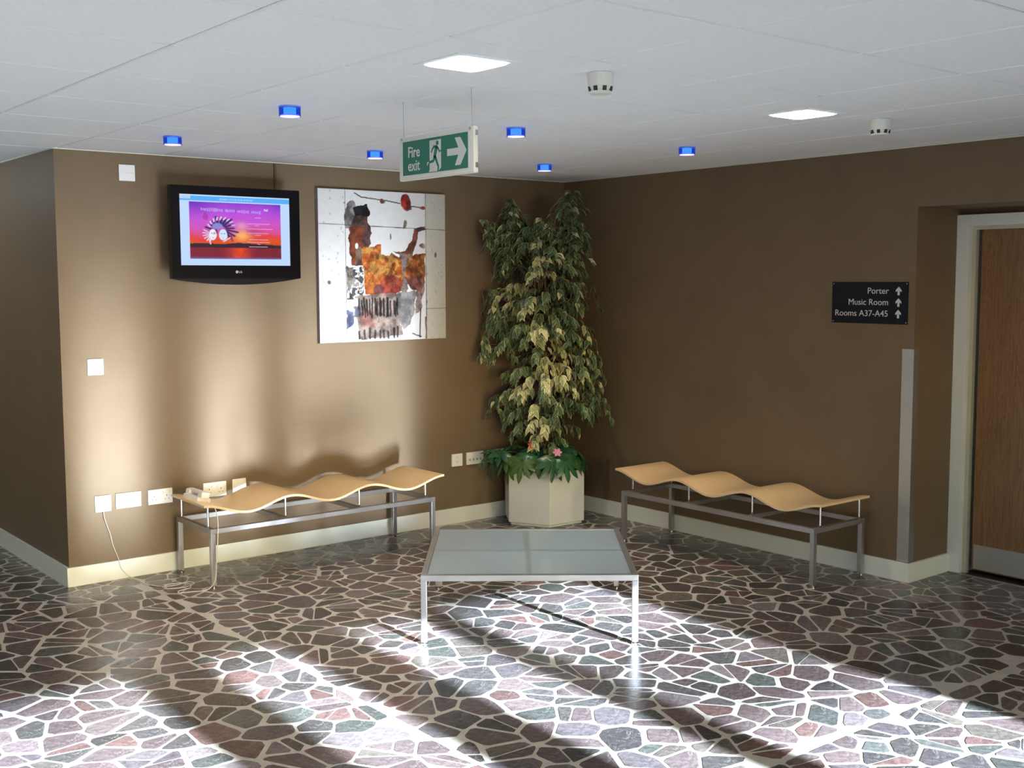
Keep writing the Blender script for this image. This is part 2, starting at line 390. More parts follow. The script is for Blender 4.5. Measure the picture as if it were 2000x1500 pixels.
PALETTE = [(.120,.090,.090),(.100,.076,.078),(.140,.108,.108),(.078,.075,.074),(.082,.088,.082),(.135,.082,.076),(.060,.055,.056),(.110,.095,.084),(.17,.145,.15),(.095,.082,.088),(.115,.085,.085),(.065,.06,.058)]
stones = []
for k,(x,y) in enumerate(seeds):
    poly = [(x-.2,y-.2),(x+.2,y-.2),(x+.2,y+.2),(x-.2,y+.2)]
    ci, cj = int(math.floor(x/cell)), int(math.floor(y/cell)); nb = []
    for a in range(ci-2, ci+3):
        for b in range(cj-2, cj+3):
            for q in grid.get((a,b), ()):
                if q != k: nb.append(((seeds[q][0]-x)**2+(seeds[q][1]-y)**2, q))
    nb.sort()
    ok = True
    for d2,q in nb[:18]:
        # same stretch for both neighbours so that the joint stays a band
        ang = 2.6*mnoise.noise(Vector(((x+seeds[q][0])*.45,(y+seeds[q][1])*.45,9)))
        d = math.sqrt(d2); nx, ny = (seeds[q][0]-x)/d, (seeds[q][1]-y)/d
        j = ((k*q*7919+k+q)%97)/97.
        tilt = (j-.5)*.55*(1 if k<q else -1)*1.0
        # tilt the bisector a little about the midpoint (the same line seen from both sides)
        t2 = (j-.5)*.55
        ca, sa = math.cos(t2), math.sin(t2)
        mxp, myp = (x+seeds[q][0])/2, (y+seeds[q][1])/2
        rnx, rny = nx*ca-ny*sa, nx*sa+ny*ca
        gp = .0055 + .0075*(((k*q*31+k+q)%53)/53.)**1.6
        poly = clip(poly, rnx, rny, mxp*rnx+myp*rny-gp)
        if len(poly) < 3: ok = False; break
    if not ok: continue
    def inset_lim(p):
        p = clip(p,1,0,FX1) ; p = clip(p,0,1,FY1) if p else p
        for s_ in (SEAMX,):
            p = (clip(p,1,0,s_-.007) if x < s_ else clip(p,-1,0,-(s_+.007))) if len(p)>2 else p
        for s_ in (SEAMY,):
            p = (clip(p,0,1,s_-.007) if y < s_ else clip(p,0,-1,-(s_+.007))) if len(p)>2 else p
        if len(p)>2 and y < 0.02 and x > -LA: p = clip(p,0,1,-.022)
        elif len(p)>2 and y >= 0: p = clip(p,1,0,-LA-.022)
        if len(p)>2 and y > -LB: p = clip(p,1,0,-.022) if y > -LB-.02 else p
        return p
    poly = inset_lim(poly)
    if len(poly) < 3 or area(poly) < .0003: continue
    pieces = [poly]
    if area(poly) > .009 and rnd.random() < .42:
        cx = sum(p[0] for p in poly)/len(poly); cyy = sum(p[1] for p in poly)/len(poly)
        a = rnd.uniform(0,math.pi); nx, ny = math.cos(a), math.sin(a); off = rnd.uniform(-.012,.012); gg = rnd.uniform(.0025,.006)
        d = cx*nx+cyy*ny+off
        pieces = [clip(poly,nx,ny,d-gg), clip(poly,-nx,-ny,-d-gg)]
    for p in pieces:
        # drop needle vertices
        q = [p[i] for i in range(len(p)) if (p[i][0]-p[i-1][0])**2+(p[i][1]-p[i-1][1])**2 > 4e-6]
        if len(q) < 3 or area(q) < .0003: continue
        nq = []; m_ = len(q)
        for i in range(m_):
            a = q[i-1]; b = q[i]; c = q[(i+1)%m_]; t1 = rnd.uniform(.06,.22); t2_ = rnd.uniform(.06,.22)
            nq += [(b[0]+(a[0]-b[0])*t1, b[1]+(a[1]-b[1])*t1), (b[0]+(c[0]-b[0])*t2_, b[1]+(c[1]-b[1])*t2_)]
        q = nq
        cx = sum(v[0] for v in q)/len(q); cyy = sum(v[1] for v in q)/len(q)
        base = PALETTE[rnd.randrange(len(PALETTE))]; kf = rnd.uniform(.75,1.3)
        stones.append((q, (cx,cyy), tuple(c*kf for c in base), area(q)))
def stone_geo(q):
    n = len(q); a = sum(q[i][0]*q[(i+1)%n][1]-q[(i+1)%n][0]*q[i][1] for i in range(n))
    if a < 0: q = q[::-1]
    cx = sum(v[0] for v in q)/n; cy_ = sum(v[1] for v in q)/n
    b = []
    for x,y in q:
        l = math.hypot(x-cx,y-cy_)+1e-9; k_ = max(0,1-.0012/l); b.append((cx+(x-cx)*k_, cy_+(y-cy_)*k_))
    v = [(x,y,-.0035) for x,y in q]+[(x,y,-.0006) for x,y in q]+[(x,y,0) for x,y in b]
    f = [(i,(i+1)%n,(i+1)%n+n,i+n) for i in range(n)]+[(i+n,(i+1)%n+n,(i+1)%n+2*n,i+2*n) for i in range(n)]+[tuple(range(2*n,3*n))]
    return v, f
def proj_size(s_):
    z = in_view((s_[1][0], s_[1][1], 0), 10)
    if not z: return 0
    dist = (Vector((s_[1][0], s_[1][1], 0))-CAM).length
    return s_[3]*CAM.z/dist**3
rank = sorted(range(len(stones)), key=lambda i: -proj_size(stones[i]))
single = set(i for i in rank[:298] if proj_size(stones[i]) > 0)
bulk = MB(); bc = []
for i,s_ in enumerate(stones):
    v, f = stone_geo(s_[0])
    if i in single:
        cx, cyy = s_[1]
        MB().add([(a-cx,b-cyy,c) for a,b,c in v], f).build('stone', M['stone'], floor, cols=[s_[2]]*len(v), loc=(cx,cyy,0))
    else:
        bulk.add(v, f); bc += [s_[2]]*len(v)
bulk.build('stone_field', M['stone'], floor, cols=bc, props={'kind':'stuff'})
print('stones', len(stones), 'tiles', ntile)

# ------------------------------------------------------------------ door in the recess
door = MB()
y0, y1 = -3.046, -3.975
door.box((.47,y1,.022),(.515,y0,2.0), .002)
d1 = struct(door.build('door_1', M['oak']))
MB().box((.466,y1+.02,.03),(.47,y0-.012,.172)).build('kick_plate', M['brushed'], d1, props={'label':'brushed steel kick plate'})
hb = MB(); hb.tube([(.47,-3.90,1.02),(.42,-3.90,1.02),(.42,-3.80,1.02)], .009, 10); hb.lathe([(.026,0),(.026,.006)],20); 
hb = MB().tube([(.469,-3.91,1.02),(.425,-3.91,1.02),(.415,-3.90,1.02),(.415,-3.80,1.02)], .009, 10); hb.box((.462,-3.935,.99),(.47,-3.885,1.05),.002)
hb.build('door_handle', M['rod'], d1, props={'label':'steel lever handle'})
fb = MB(); X0 = .405
fb.box((X0,-3.005,0),(.60,-2.926,2.070),.003); fb.box((X0,-4.095,0),(.60,-4.016,2.070),.003); fb.box((X0,-4.016,2.006),(.60,-3.005,2.070),.003)
fr = struct(fb.build('trim_2', M['skirt']))
st = MB(); st.box((.438,-3.030,0),(.468,-3.005,2.006)); st.box((.438,-4.016,0),(.468,-3.991,2.006)); st.box((.438,-3.991,1.985),(.468,-3.030,2.006))
st.build('door_stop', mat('door_stop_paint',(.56,.53,.42),.4), fr)
struct(MB().box((.415,-4.016,-.12),(.75,-3.005,-.002)).build('trim_3', M['threshold']))
ts = thing('threshold_strip', 'thin metal threshold strip across the floor at the oak door', 'threshold', (.402,-3.5,0))
MB().box((-.012,-.62,0),(.013,.56,.004),.0012).build('strip', M['brushed'], ts)
for yy in (-.5,-.05,.28,.5): MB().lathe([(.004,.004),(.003,.0055)],10,(0,yy,0)).build('screw', M['rod'], ts)

# steel corner guard
cg = thing('corner_guard', 'brushed stainless steel corner guard on the wall edge beside the oak door', 'corner guard', (0,-LB,0))
MB().prism([(-.002,.072),(0,.072),(0,0),(.05,0),(.05,-.002),(-.002,-.002)], .112, 1.318).build('guard_plate', M['brushed'], cg)

# ------------------------------------------------------------------ wavy benches
def make_bench(label, loc, rotz):
    t = thing('wavy_bench', label, 'bench', loc, (0,0,rotz), 'wavy plywood benches')
    W, D, h, q = .7605, .2385, .331, .028
    for (x,y) in ((-W,-D),(W-q,-D),(-W,D-q),(W-q,D-q)):
        lg = MB().box((x,y,.012),(x+q,y+q,h-q),.0015).build('leg', M['steel'], t)
        MB().lathe([(.017,0),(.017,.006),(.007,.008),(.007,.014)],16,(x+q/2,y+q/2,0)).build('foot', M['rod'], lg, smooth=False)
    for (a,b) in (((-W,-D),(W,-D+q)),((-W,D-q),(W,D))): MB().box((a[0],a[1],h-q),(b[0],b[1],h),.0015).build('long_rail', M['steel'], t)
    for x in (-W, W-q): MB().box((x,-D+q,h-q),(x+q,D-q,h),.0015).build('end_rail', M['steel'], t)
    for x in (-.274,.226): MB().box((x-.012,-D+q,h-q+.002),(x+.012,D-q,h-.002)).build('cross_bar', M['steel'], t)
    x0, x1 = -.794, .836; yA, yB = -.232, .222; n = 72; th = .013
    zf = lambda x: .432+.0300*math.cos(2*math.pi*(x-x0)/((x1-x0)/3))
    top = MB(); bot = []
    P = []
    for i in range(n+1):
        x = x0+(x1-x0)*i/n; dz = -.03*2*math.pi/((x1-x0)/3)*math.sin(2*math.pi*(x-x0)/((x1-x0)/3)); nn = Vector((-dz,0,1)).normalized()
        P.append((x+nn.x*th/2, zf(x)+nn.z*th/2, x-nn.x*th/2, zf(x)-nn.z*th/2))
    vs = []; fs = []
    for a in P: vs += [(a[0],yA,a[1]),(a[0],yB,a[1]),(a[2],yA,a[3]),(a[2],yB,a[3])]
    ev = []; ef = []
    for i in range(n):
        o = 4*i; fs += [(o,o+4,o+5,o+1),(o+2,o+3,o+7,o+6)]; ef += [(o+2,o+6,o+4,o),(o+1,o+5,o+7,o+3)]
    ef += [(0,1,3,2),(4*n+2,4*n+3,4*n+1,4*n)]
    seat = MB().add(vs,fs).build('seat', M['ply'], t, smooth=True)
    MB().add(vs,ef).build('seat_edge', M['plyedge'], seat, smooth=False, props={'label':'pale plywood edge band'})
    for x in (-.754,-.274,.226,.716):
        for y in (-.19,.175):
            MB().lathe([(.004,h),(.0065,h+.012),(.0065,zf(x)-th/2+.001)],12,(x,y,0)).build('post', M['rod'], t, smooth=False)
    return t
make_bench('wavy blond plywood bench on grey steel frame along the wall under the television and painting', (-2.336,-.302,0), 0)
make_bench('wavy blond plywood bench on grey steel frame between the planter and the oak door', (-.275,-1.905,0), R(90))

# ------------------------------------------------------------------ glass coffee table
ct = thing('coffee_table', 'low square coffee table with frosted glass top and steel frame on the stone floor', 'table', (-2.047,-2.038,0), (0,0,-.679))
W = .51; h = .333; q = .028
for (x,y) in ((-W,-W),(W-q,-W),(-W,W-q),(W-q,W-q)):
    lg = MB().box((x,y,.012),(x+q,y+q,h-q),.0015).build('leg', M['steel'], ct)
    MB().lathe([(.018,0),(.018,.006),(.007,.008),(.007,.014)],16,(x+q/2,y+q/2,0)).build('foot', M['rod'], lg)
for a,b in (((-W,-W),(W,-W+q)),((-W,W-q),(W,W)),((-W,-W+q),(-W+q,W-q)),((W-q,-W+q),(W,W-q))):
    MB().box((a[0],a[1],h-q),(b[0],b[1],h),.0015).build('rail', M['steel'], ct)
MB().box((-W+q,-.012,h-q+.002),(W-q,.012,h-.0125)).build('cross_bar', M['steel'], ct)
MB().box((-.012,-W+q,h-q+.002),(.012,-.012,h-.0125)).build('cross_bar', M['steel'], ct)
MB().box((-.012,.012,h-q+.002),(.012,W-q,h-.0125)).build('cross_bar', M['steel'], ct)
MB().box((-W+q+.001,-W+q+.001,h-.012),(W-q-.001,W-q-.001,h-.003),.001).build('glass_top', M['frost'], ct)

# ------------------------------------------------------------------ television
def grid_picture(w_, h_, nx, ny, img, name, mt, parent, z=0., x0=None, y0=None):
    # image rows top->bottom; local x right, y up
    xs_ = np.linspace(0,w_,nx); ys_ = np.linspace(h_,0,ny)
    X, Y = np.meshgrid(xs_, ys_); v = np.stack([X+(x0 or 0), Y+(y0 or 0), np.full_like(X,z)], -1).reshape(-1,3)
    idx = np.arange(nx*ny).reshape(ny,nx)
    f = np.stack([idx[1:,:-1], idx[1:,1:], idx[:-1,1:], idx[:-1,:-1]], -1).reshape(-1,4)
    mb = MB(); mb.v = v.tolist(); mb.f = f.tolist()
    return mb.build(name, mt, parent, cols=img.reshape(-1,3))
def fnoise(ny, nx, f, seed, octv=3):
    rs = np.random.RandomState(seed); out = np.zeros((ny,nx)); amp = 1; tot = 0
    for o in range(octv):
        n = int(f*2**o)+2; g_ = rs.rand(n,n); yy = np.linspace(0,n-1.001,ny); xx = np.linspace(0,n-1.001,nx)
        yi = yy.astype(int); xi = xx.astype(int); fy = (yy-yi)[:,None]; fx = (xx-xi)[None,:]
        fy = fy*fy*(3-2*fy); fx = fx*fx*(3-2*fx)
        a = g_[yi][:,xi]; b = g_[yi][:,xi+1]; c = g_[yi+1][:,xi]; d = g_[yi+1][:,xi+1]
        out += amp*((a*(1-fx)+b*fx)*(1-fy)+(c*(1-fx)+d*fx)*fy); tot += amp; amp *= .5
    return out/tot
class Paint:
    def __init__(s, nx, ny, col): s.nx, s.ny = nx, ny; s.a = np.ones((ny,nx,3))*np.array(col); s.U, s.V = np.meshgrid(np.linspace(0,1,nx), np.linspace(0,1,ny)); s.k = 0
    def warp(s, w): s.k += 1; return s.U+w*(fnoise(s.ny,s.nx,14,s.k,3)-.5), s.V+w*(fnoise(s.ny,s.nx,14,s.k+500,3)-.5)
    def put(s, mask, col, al=1.):
        mk = np.clip(mask,0,1)[...,None]*al; s.a = s.a*(1-mk)+np.asarray(col)*mk
    def poly(s, pts, col, w=.03, al=1.):
        U, V = s.warp(w); ins = np.zeros(U.shape, bool); n = len(pts)
        for i in range(n):
            x1,y1 = pts[i]; x2,y2 = pts[(i+1)%n]
            if y1 == y2: continue
            c = ((y1 > V) != (y2 > V)) & (U < (x2-x1)*(V-y1)/(y2-y1)+x1); ins ^= c
        s.put(ins.astype(float), col, al); return ins
    def ell(s, cx, cy_, rx, ry, col, w=.02, al=1., soft=.15):
        U, V = s.warp(w); d = np.sqrt(((U-cx)/rx)**2+((V-cy_)/ry)**2); s.put(np.clip((1-d)/soft,0,1), col, al)
    def line(s, p, q, col, t=.004, w=0., al=1.):
        U, V = s.warp(w) if w else (s.U, s.V); px, py = p; dx, dy = q[0]-px, q[1]-py; L2 = dx*dx+dy*dy
        tt = np.clip(((U-px)*dx+(V-py)*dy)/L2,0,1); d = np.hypot(U-px-tt*dx, V-py-tt*dy); s.put(np.clip(1.6-d/t,0,1), col, al)

tv = thing('television', 'black flat television on the brown wall showing a pink sunset slide with masks', 'television', (-2.7325,-.20,1.70), FA)
Wt = .405
# front bezel with curved bottom lip, extruded
bz = [( -Wt,.022),(-Wt+.0,.549),(Wt,.549),(Wt,.022)]
low = [(Wt - 2*Wt*i/20, .022-.036*(1-((i-10)/10.)**2)) for i in range(1,20)]
outer = [(-Wt,.549),(-Wt,.022)]+low[::-1]+[(Wt,.022),(Wt,.549)]
hx0,hx1,hy0,hy1 = -.352,.340,.098,.500
fr = MB()
fr.prism([(-Wt,.022),(-Wt,.549),(hx0,.549),(hx0,.022)],-.03,.012); fr.prism([(hx1,.022),(hx1,.549),(Wt,.549),(Wt,.022)],-.03,.012)
fr.prism([(hx0,hy1),(hx1,hy1),(hx1,.549),(hx0,.549)],-.03,.012)
fr.prism([(hx0,.022),(hx0,hy0),(hx1,hy0),(hx1,.022)],-.03,.012)
fr.build('bezel', M['blacktv'], tv)
MB().prism([(-Wt,.0225)]+low[::-1]+[(Wt,.0225)], -.045, .008).build('lower_lip', mat('grey_black_lip',(.010,.009,.014),.4,spec=.25), tv)
MB().box((-Wt+.03,.05,-.075),(Wt-.03,.53,-.03),.01).build('rear_housing', M['blackside'], tv)
br = MB(); br.box((-.2,.12,-.2),(.2,.44,-.185)); br.box((-.05,.2,-.185),(.05,.36,-.075)); br.build('wall_bracket', M['blackside'], tv)
S = Paint(231,136,(.52,.70,1.0))
def sU(px): return (px-30)/1925.
S.put((S.V<.085)*(S.V>.02)*1., (.10,.42,.93)); S.put((S.V<=.022)*1., (.45,.72,1))
rs = np.random.RandomState(3)
for k in range(26):
    u = .36+.3*k/26; S.put(((abs(S.U-u)<.004)&(abs(S.V-.055)<.012*rs.rand()+.006))*1., (.4,.66,1), .8)
S.put(((S.U<.10)&(S.V<.06))*1., (.6,.75,.95), .7)
u0,u1,v0,v1 = .084,.917,.102,.905
pu = (S.U-u0)/(u1-u0); pv = (S.V-v0)/(v1-v0); ins = ((pu>=0)&(pu<=1)&(pv>=0)&(pv<=1))
stops = [(0,(.26,.05,.62)),(.2,(.50,.08,.72)),(.38,(.60,.09,.55)),(.5,(.68,.08,.28)),(.6,(.75,.05,.05)),(.7,(.72,.09,.01)),(1,(.3,.02,.03))]
g_ = np.zeros_like(S.a)
nz = fnoise(136,231,5,77,4)-.5
t_ = np.clip(pv+nz*.16+.06*(pu-.5)*np.sin(pu*9),0,1)
for c in range(3): g_[...,c] = np.interp(t_,[q_[0] for q_ in stops],[q_[1][c] for q_ in stops])
dk = np.clip(np.hypot((pu-.0)/.35,pv/.35),0,1)*np.clip(np.hypot((1-pu)/.3,pv/.35),0,1)
g_ = g_*dk[...,None]**.4 + np.array([.12,.02,.55])*(1-dk[...,None]**.4)*.8
gl = np.exp(-((pu-.56)/.09)**2-((pv-.58)/.10)**2)[...,None]; g_ = g_*(1-gl)+np.array([.95,.45,.12])*gl
gl = np.exp(-((pu-.56)/.06)**2-((pv-.40)/.06)**2)[...,None]*.5; g_ = g_*(1-gl)+np.array([.9,.5,.5])*gl
cl = np.exp(-((pu-.68)/.09)**2-((pv-.5)/.05)**2)[...,None]*.6*(nz[...,None]>-.1); g_ = g_*(1-cl)+np.array([.35,.04,.25])*cl
hill = (pv > .735-.03*np.exp(-((pu-.5)/.12)**2)-.01*np.sin(pu*11)) & (pv < .80); g_[hill] = (.03,.015,.03)
wat = pv >= .80; ww = np.exp(-((pu-.53)/.10)**2)[...,None]
wc = np.array([.20,.015,.035])*(1-ww)+np.array([.72,.06,.02])*ww; wc = wc*(1+.5*(fnoise(136,231,30,5,2)-.5))[...,None]; g_[wat] = wc[wat]
ed = np.clip((1-pv)/.035,0,1)[...,None]; g_ = g_*ed+np.array([.14,.12,.4])*(1-ed)
S.a[ins] = g_[ins]
T_ = lambda u,v: (u0+u*(u1-u0), v0+v*(v1-v0))
for k in range(13):       # dark feathers fanned round the masks
    a = R(200-k*19); cx_, cy_ = T_(.34,.50); r1, r2 = .05, .125+.02*math.sin(k*2)
    S.line((cx_+r1*math.cos(a), cy_-r1*1.5*math.sin(a)), (cx_+r2*math.cos(a-.25), cy_-r2*1.45*math.sin(a-.25)), (.02,.02,.14), .011)
for k in range(9):
    a = R(160-k*16); cx_, cy_ = T_(.34,.50)
    S.line((cx_+.11*math.cos(a), cy_-.16*math.sin(a)), (cx_+.135*math.cos(a-.1), cy_-.2*math.sin(a-.1)), (.7,.7,.95), .005)
for k in range(6):
    a = R(150+k*22); cx_, cy_ = T_(.23,.56)
    S.line((cx_+.03*math.cos(a), cy_-.05*math.sin(a)), (cx_+.075*math.cos(a), cy_-.11*math.sin(a)), (.75,.6,.9), .006)
S.ell(*T_(.30,.42), .05,.05,(.25,.25,.65)); S.ell(*T_(.17,.25), .03,.06,(.4,.03,.3),.05,.7)
S.ell(*T_(.245,.57), .036,.085,(.85,.82,.95),.005); S.ell(*T_(.355,.57), .040,.085,(.62,.80,1.0),.005)
S.ell(*T_(.262,.545), .016,.018,(.70,.52,.38),.03,.7)
for uu in (.232,.262,.340,.372): S.ell(*T_(uu,.55), .007,.008,(.12,.12,.35),.01,.9)
for uu in (.247,.356): S.ell(*T_(uu,.625), .009,.006,(.5,.25,.45),.01,.8)
S.line(T_(.20,.64),T_(.22,.74),(.8,.55,.7),.005); S.line(T_(.36,.69),T_(.43,.62),(.85,.6,.7),.006); S.line(T_(.44,.58),T_(.455,.68),(.25,.03,.1),.006)
for k in range(30):       # soft illegible title strokes, as in the photograph
    if k in (11,17,24): continue
    u,v = T_(.13+.72*k/33, .125+.035*k/33); hh = .014+.012*rs.rand(); S.put(((abs(S.U-u)<.0075)&(abs(S.V-v)<hh))*1., (.55,.40,.95), .55)
for (v,a_,b_) in ((.25,.71,.77),(.36,.63,.87),(.39,.71,.75),(.45,.62,.90),(.53,.62,.86),(.565,.71,.77),(.645,.64,.85),(.69,.62,.87),(.725,.73,.76),(.775,.64,.84)):
    u = a_
    while u < b_:
        l_ = .012+.02*rs.rand(); c0 = T_(u,v); S.line(c0, T_(min(u+l_,b_),v+.004), (.85,.55,.75), .0032, al=.8); u += l_+.008
scr = grid_picture(.692,.402,231,136,S.a,'screen',M['screen'],tv,.004,-.352,.098)
bt = text('screen_title','Ball',.019, mat('screen_title_light',(.1,.1,.1),.5,emit=(.62,.5,1),es=.9), scr, (.172,.419,.0045), off=.0004)
lg = MB().lathe([(.0085,0),(.0085,.0006)],20,(-.012,.0605,.0122)).build('logo', mat('silver_logo',(.7,.7,.72),.3,metal=.6), tv, props={'label':'small silver maker emblem'})
text('lettering','LG',.017,M['signletter'],tv,(0,.0545,.0122))
# cable conduit above
cc = thing('cable_conduit','thin brown cable conduit rising from the television to the ceiling','conduit',(-2.379,0,2.2),FA)
MB().box((-.007,0,0),(.007,H-2.2-.005,.012),.001).build('channel', mat('brown_conduit',(.10,.07,.045),.5), cc)

# ------------------------------------------------------------------ abstract canvas
cv = thing('painting','large square abstract canvas with rust, orange and black on white beside the television','painting',(-2.103,-.002,1.310),FA)
MB().box((0,0,.0),(.983,.979,.034),.002).build('stretched_canvas', M['canvasedge'], cv)
A = Paint(281,281,(.80,.80,.82))
rn = fnoise(281,281,40,21,3)
A.put((A.U>.835)*1., (.62,.61,.55)); A.put((A.U<.2)*1., (.78,.78,.80))
A.a *= (1-.10*(rn-.3))[...,None]*.92
BL=(.03,.03,.04); RU=(.36,.09,.04); OR=(.70,.19,.03)
A.poly([(.20,.07),(.29,.08),(.30,.2),(.22,.24),(.2,.24)],(.32,.30,.30),.06,.8)
A.poly([(.27,.11),(.36,.09),(.385,.15),(.36,.19),(.30,.21),(.27,.16)],BL,.05)
A.poly([(.27,.17),(.36,.17),(.40,.25),(.40,.36),(.33,.40),(.24,.30)],(.20,.11,.10),.06)
A.poly([(.225,.24),(.34,.22),(.34,.50),(.25,.50),(.225,.40)],RU,.04)
A.poly([(.29,.36),(.34,.38),(.33,.49),(.28,.48)],(.30,.24,.18),.05,.8)
A.ell(.285,.365,.012,.02,(.85,.85,.82)); A.ell(.675,.065,.052,.052,(.66,.06,.04),.04); A.ell(.70,.075,.02,.05,(.2,.05,.05),.05,.6)
for p,q_ in (((.27,.02),(.33,.045)),((.33,.045),(.5,.058)),((.5,.058),(.63,.075)),((.72,.09),(.83,.10))): A.line(p,q_,(.08,.05,.06),.003,.01)
A.ell(.49,.065,.015,.02,(.45,.18,.14),.03); A.ell(.81,.10,.025,.015,(.5,.08,.05),.03)
A.ell(.665,.215,.014,.035,(.30,.28,.12),.03,.8); A.ell(.55,.30,.008,.02,(.3,.28,.3),.02)
A.poly([(.57,.395),(.66,.395),(.72,.33),(.745,.25),(.83,.225),(.835,.25),(.78,.27),(.765,.34),(.73,.40),(.72,.5),(.62,.5),(.62,.42)],(.34,.11,.07),.025)
A.poly([(.62,.40),(.73,.42),(.68,.66),(.63,.66)],(.36,.28,.24),.05,.9)
m1 = A.poly([(.33,.385),(.40,.37),(.47,.355),(.475,.43),(.55,.43),(.57,.41),(.62,.44),(.64,.5),(.64,.66),(.56,.70),(.42,.71),(.345,.68),(.33,.52)],OR,.035)
m2 = A.poly([(.69,.44),(.76,.42),(.83,.41),(.83,.60),(.80,.67),(.71,.67),(.665,.56)],(.50,.13,.04),.04)
yn = fnoise(281,281,34,61,3); A.put((m1&(yn>.55)&(A.V<.62))*1.,(.88,.48,.12),.75); A.put((m1&(yn<.38))*1.,(.50,.08,.02),.7)
A.put(((m1)&(np.hypot((A.U-.55)/.09,(A.V-.63)/.07)<1))*1.,(.50,.06,.05),.8); A.put(((m1)&(np.hypot((A.U-.45)/.04,(A.V-.66)/.04)<1))*1.,(.16,.07,.10),.8)
A.put((m2&(yn>.58))*1.,(.78,.36,.08),.7); A.put((m2&(A.V>.57))*1.,(.28,.12,.12),.7)
A.ell(.805,.355,.03,.02,(.5,.24,.2),.03,.7)
sp = fnoise(281,281,50,91,2); z_ = (A.U>.205)&(A.U<.335)&(A.V>.50)&(A.V<.72); A.put((z_&(sp>.56))*1.,BL,.85); A.put((z_&(sp<.36))*1.,(.42,.30,.24),.7)
A.poly([(.205,.50),(.26,.52),(.25,.62),(.21,.66)],(.42,.34,.28),.05,.7)
A.poly([(.30,.69),(.62,.68),(.62,.83),(.64,.97),(.30,.985),(.27,.85)],(.50,.36,.30),.035,.9)
A.poly([(.28,.83),(.40,.80),(.42,.90),(.30,.90)],(.52,.14,.12),.06,.6)
A.poly([(.60,.68),(.76,.67),(.74,.80),(.70,.90),(.64,.93),(.60,.85)],(.45,.42,.43),.04,.9)
A.poly([(.76,.66),(.83,.60),(.80,.76),(.74,.84)],(.32,.15,.12),.05,.7)
for k in range(17):
    u = .30+.019*k+.004*rs.randn()
    A.line((u,.71+.03*rs.rand()),(u+.003,.82+.02*rs.rand()),(.03,.03,.04),.0062,.016,.9)
    if k%2==0: A.line((u,.91+.03*rs.rand()),(u,.98),(.04,.04,.05),.0065,.012,.9)
A.poly([(.20,.79),(.245,.80),(.25,.87),(.205,.92)],(.16,.20,.42),.04,.9); A.poly([(.245,.77),(.30,.77),(.30,.84),(.25,.84)],(.10,.12,.2),.05,.8)
A.line((.788,.79),(.780,.985),(.10,.10,.14),.0045); A.line((.72,.96),(.79,.975),(.1,.1,.12),.004,.02); A.line((.83,.85),(.832,1),(.4,.12,.1),.004,.01)
for k in range(60):
    u,v = rs.rand(2); u = u*.19 if k%2 else .84+u*.15
    A.ell(u,v,.004+.004*rs.rand(),.004+.006*rs.rand(),(.36,.34,.28),.02,.6)
A.ell(.07,.60,.014,.016,(.15,.12,.10),.02); A.ell(.915,.42,.010,.02,(.14,.10,.10),.02)
A.line((.2,0),(.2,1),(.25,.22,.2),.0022); A.line((.835,0),(.837,1),(.28,.24,.2),.0022)
A.line((0,.225),(1,.245),(.18,.16,.15),.0022); A.line((.835,.79),(1,.79),(.2,.18,.15),.0022); A.line((0,.80),(.2,.80),(.5,.5,.5),.0018)
mot = fnoise(281,281,22,133,4)[...,None]; lum = A.a.mean(-1,keepdims=True); dkm = np.clip((.55-lum)/.12,0,1)*((A.U>.19)&(A.U<.845))[...,None]
A.a = A.a*(1-dkm*.65*np.clip((mot-.35)*3,0,1)) ; A.a = np.where(dkm>.3, A.a*.72, A.a)
grit = fnoise(281,281,110,177,2)[...,None]; A.a = A.a*(1-.25*np.clip((grit-.55)*6,0,1)*(dkm>.1)); A.a = np.clip(A.a,.008,1)*.86
grid_picture(.979,.975,281,281,A.a,'painted_face',M['paintwork'],cv,.0345,.002,.002)

# ------------------------------------------------------------------ wall plates
def plate(name, label, x, z, wd=.088, kind='blank', cat='wall plate', ht=.088):
    t = thing(name, label, cat, (x,0,z), FA)
    MB().box((-wd/2,-ht/2,0),(wd/2,ht/2,.010),.003).build('face_plate', M['white'], t)
    if kind == 'socket2':
        for s_ in (-1,1):
            MB().box((s_*.012-.0,.012,.010),(s_*.024,.030,.0125),.0008).build('rocker_switch', M['offwhite'], t)
            cx_ = s_*.038
            hb = MB(); hb.box((cx_-.002,-.001,.0098),(cx_+.002,.008,.0104)); hb.box((cx_-.014,-.018,.0098),(cx_-.008,-.0145,.0104)); hb.box((cx_+.008,-.018,.0098),(cx_+.014,-.0145,.0104))
            hb.build('pin_holes', M['dark'], t)
    elif kind == 'data':
        for k in range(4):
            cx_ = -.048+.032*k; MB().box((cx_-.012,-.022,.010),(cx_+.012,.004,.012),.0008).build('data_module', M['offwhite'], t)
            MB().box((cx_-.006,-.014,.0119),(cx_+.006,-.004,.0124)).build('data_port', mat('port_grey',(.25,.25,.27),.5) if k==0 else bpy.data.materials['port_grey'], t)
    elif kind == 'switch': MB().box((-.010,-.017,.010),(.010,.017,.0135),.001).build('rocker_switch', M['offwhite'], t)
    elif kind == 'spur':
        MB().box((-.012,-.02,.010),(.012,-.004,.0115),.0008).build('fuse_holder', M['offwhite'], t); MB().box((-.008,.008,.010),(.008,.026,.0125),.0008).build('rocker_switch', M['offwhite'], t)
    elif kind == 'phone':
        MB().box((-.012,-.018,.010),(.012,.008,.0115),.0008).build('phone_jack', M['offwhite'], t)
    elif kind == 'sensor':
        MB().box((-.004,-.002,.010),(.030,.003,.0115),.0006).build('label_mark', M['offwhite'], t)
    for s_ in (-1,1): MB().lathe([(.0028,.010),(.0024,.0106)],10,(s_*(wd/2-.012),0,0)).build('screw', M['offwhite'], t)
    return t
plate('alarm_plate','small square white plate high on the wall near the ceiling, left of the television',-3.303,2.318,.092,'sensor',ht=.092)
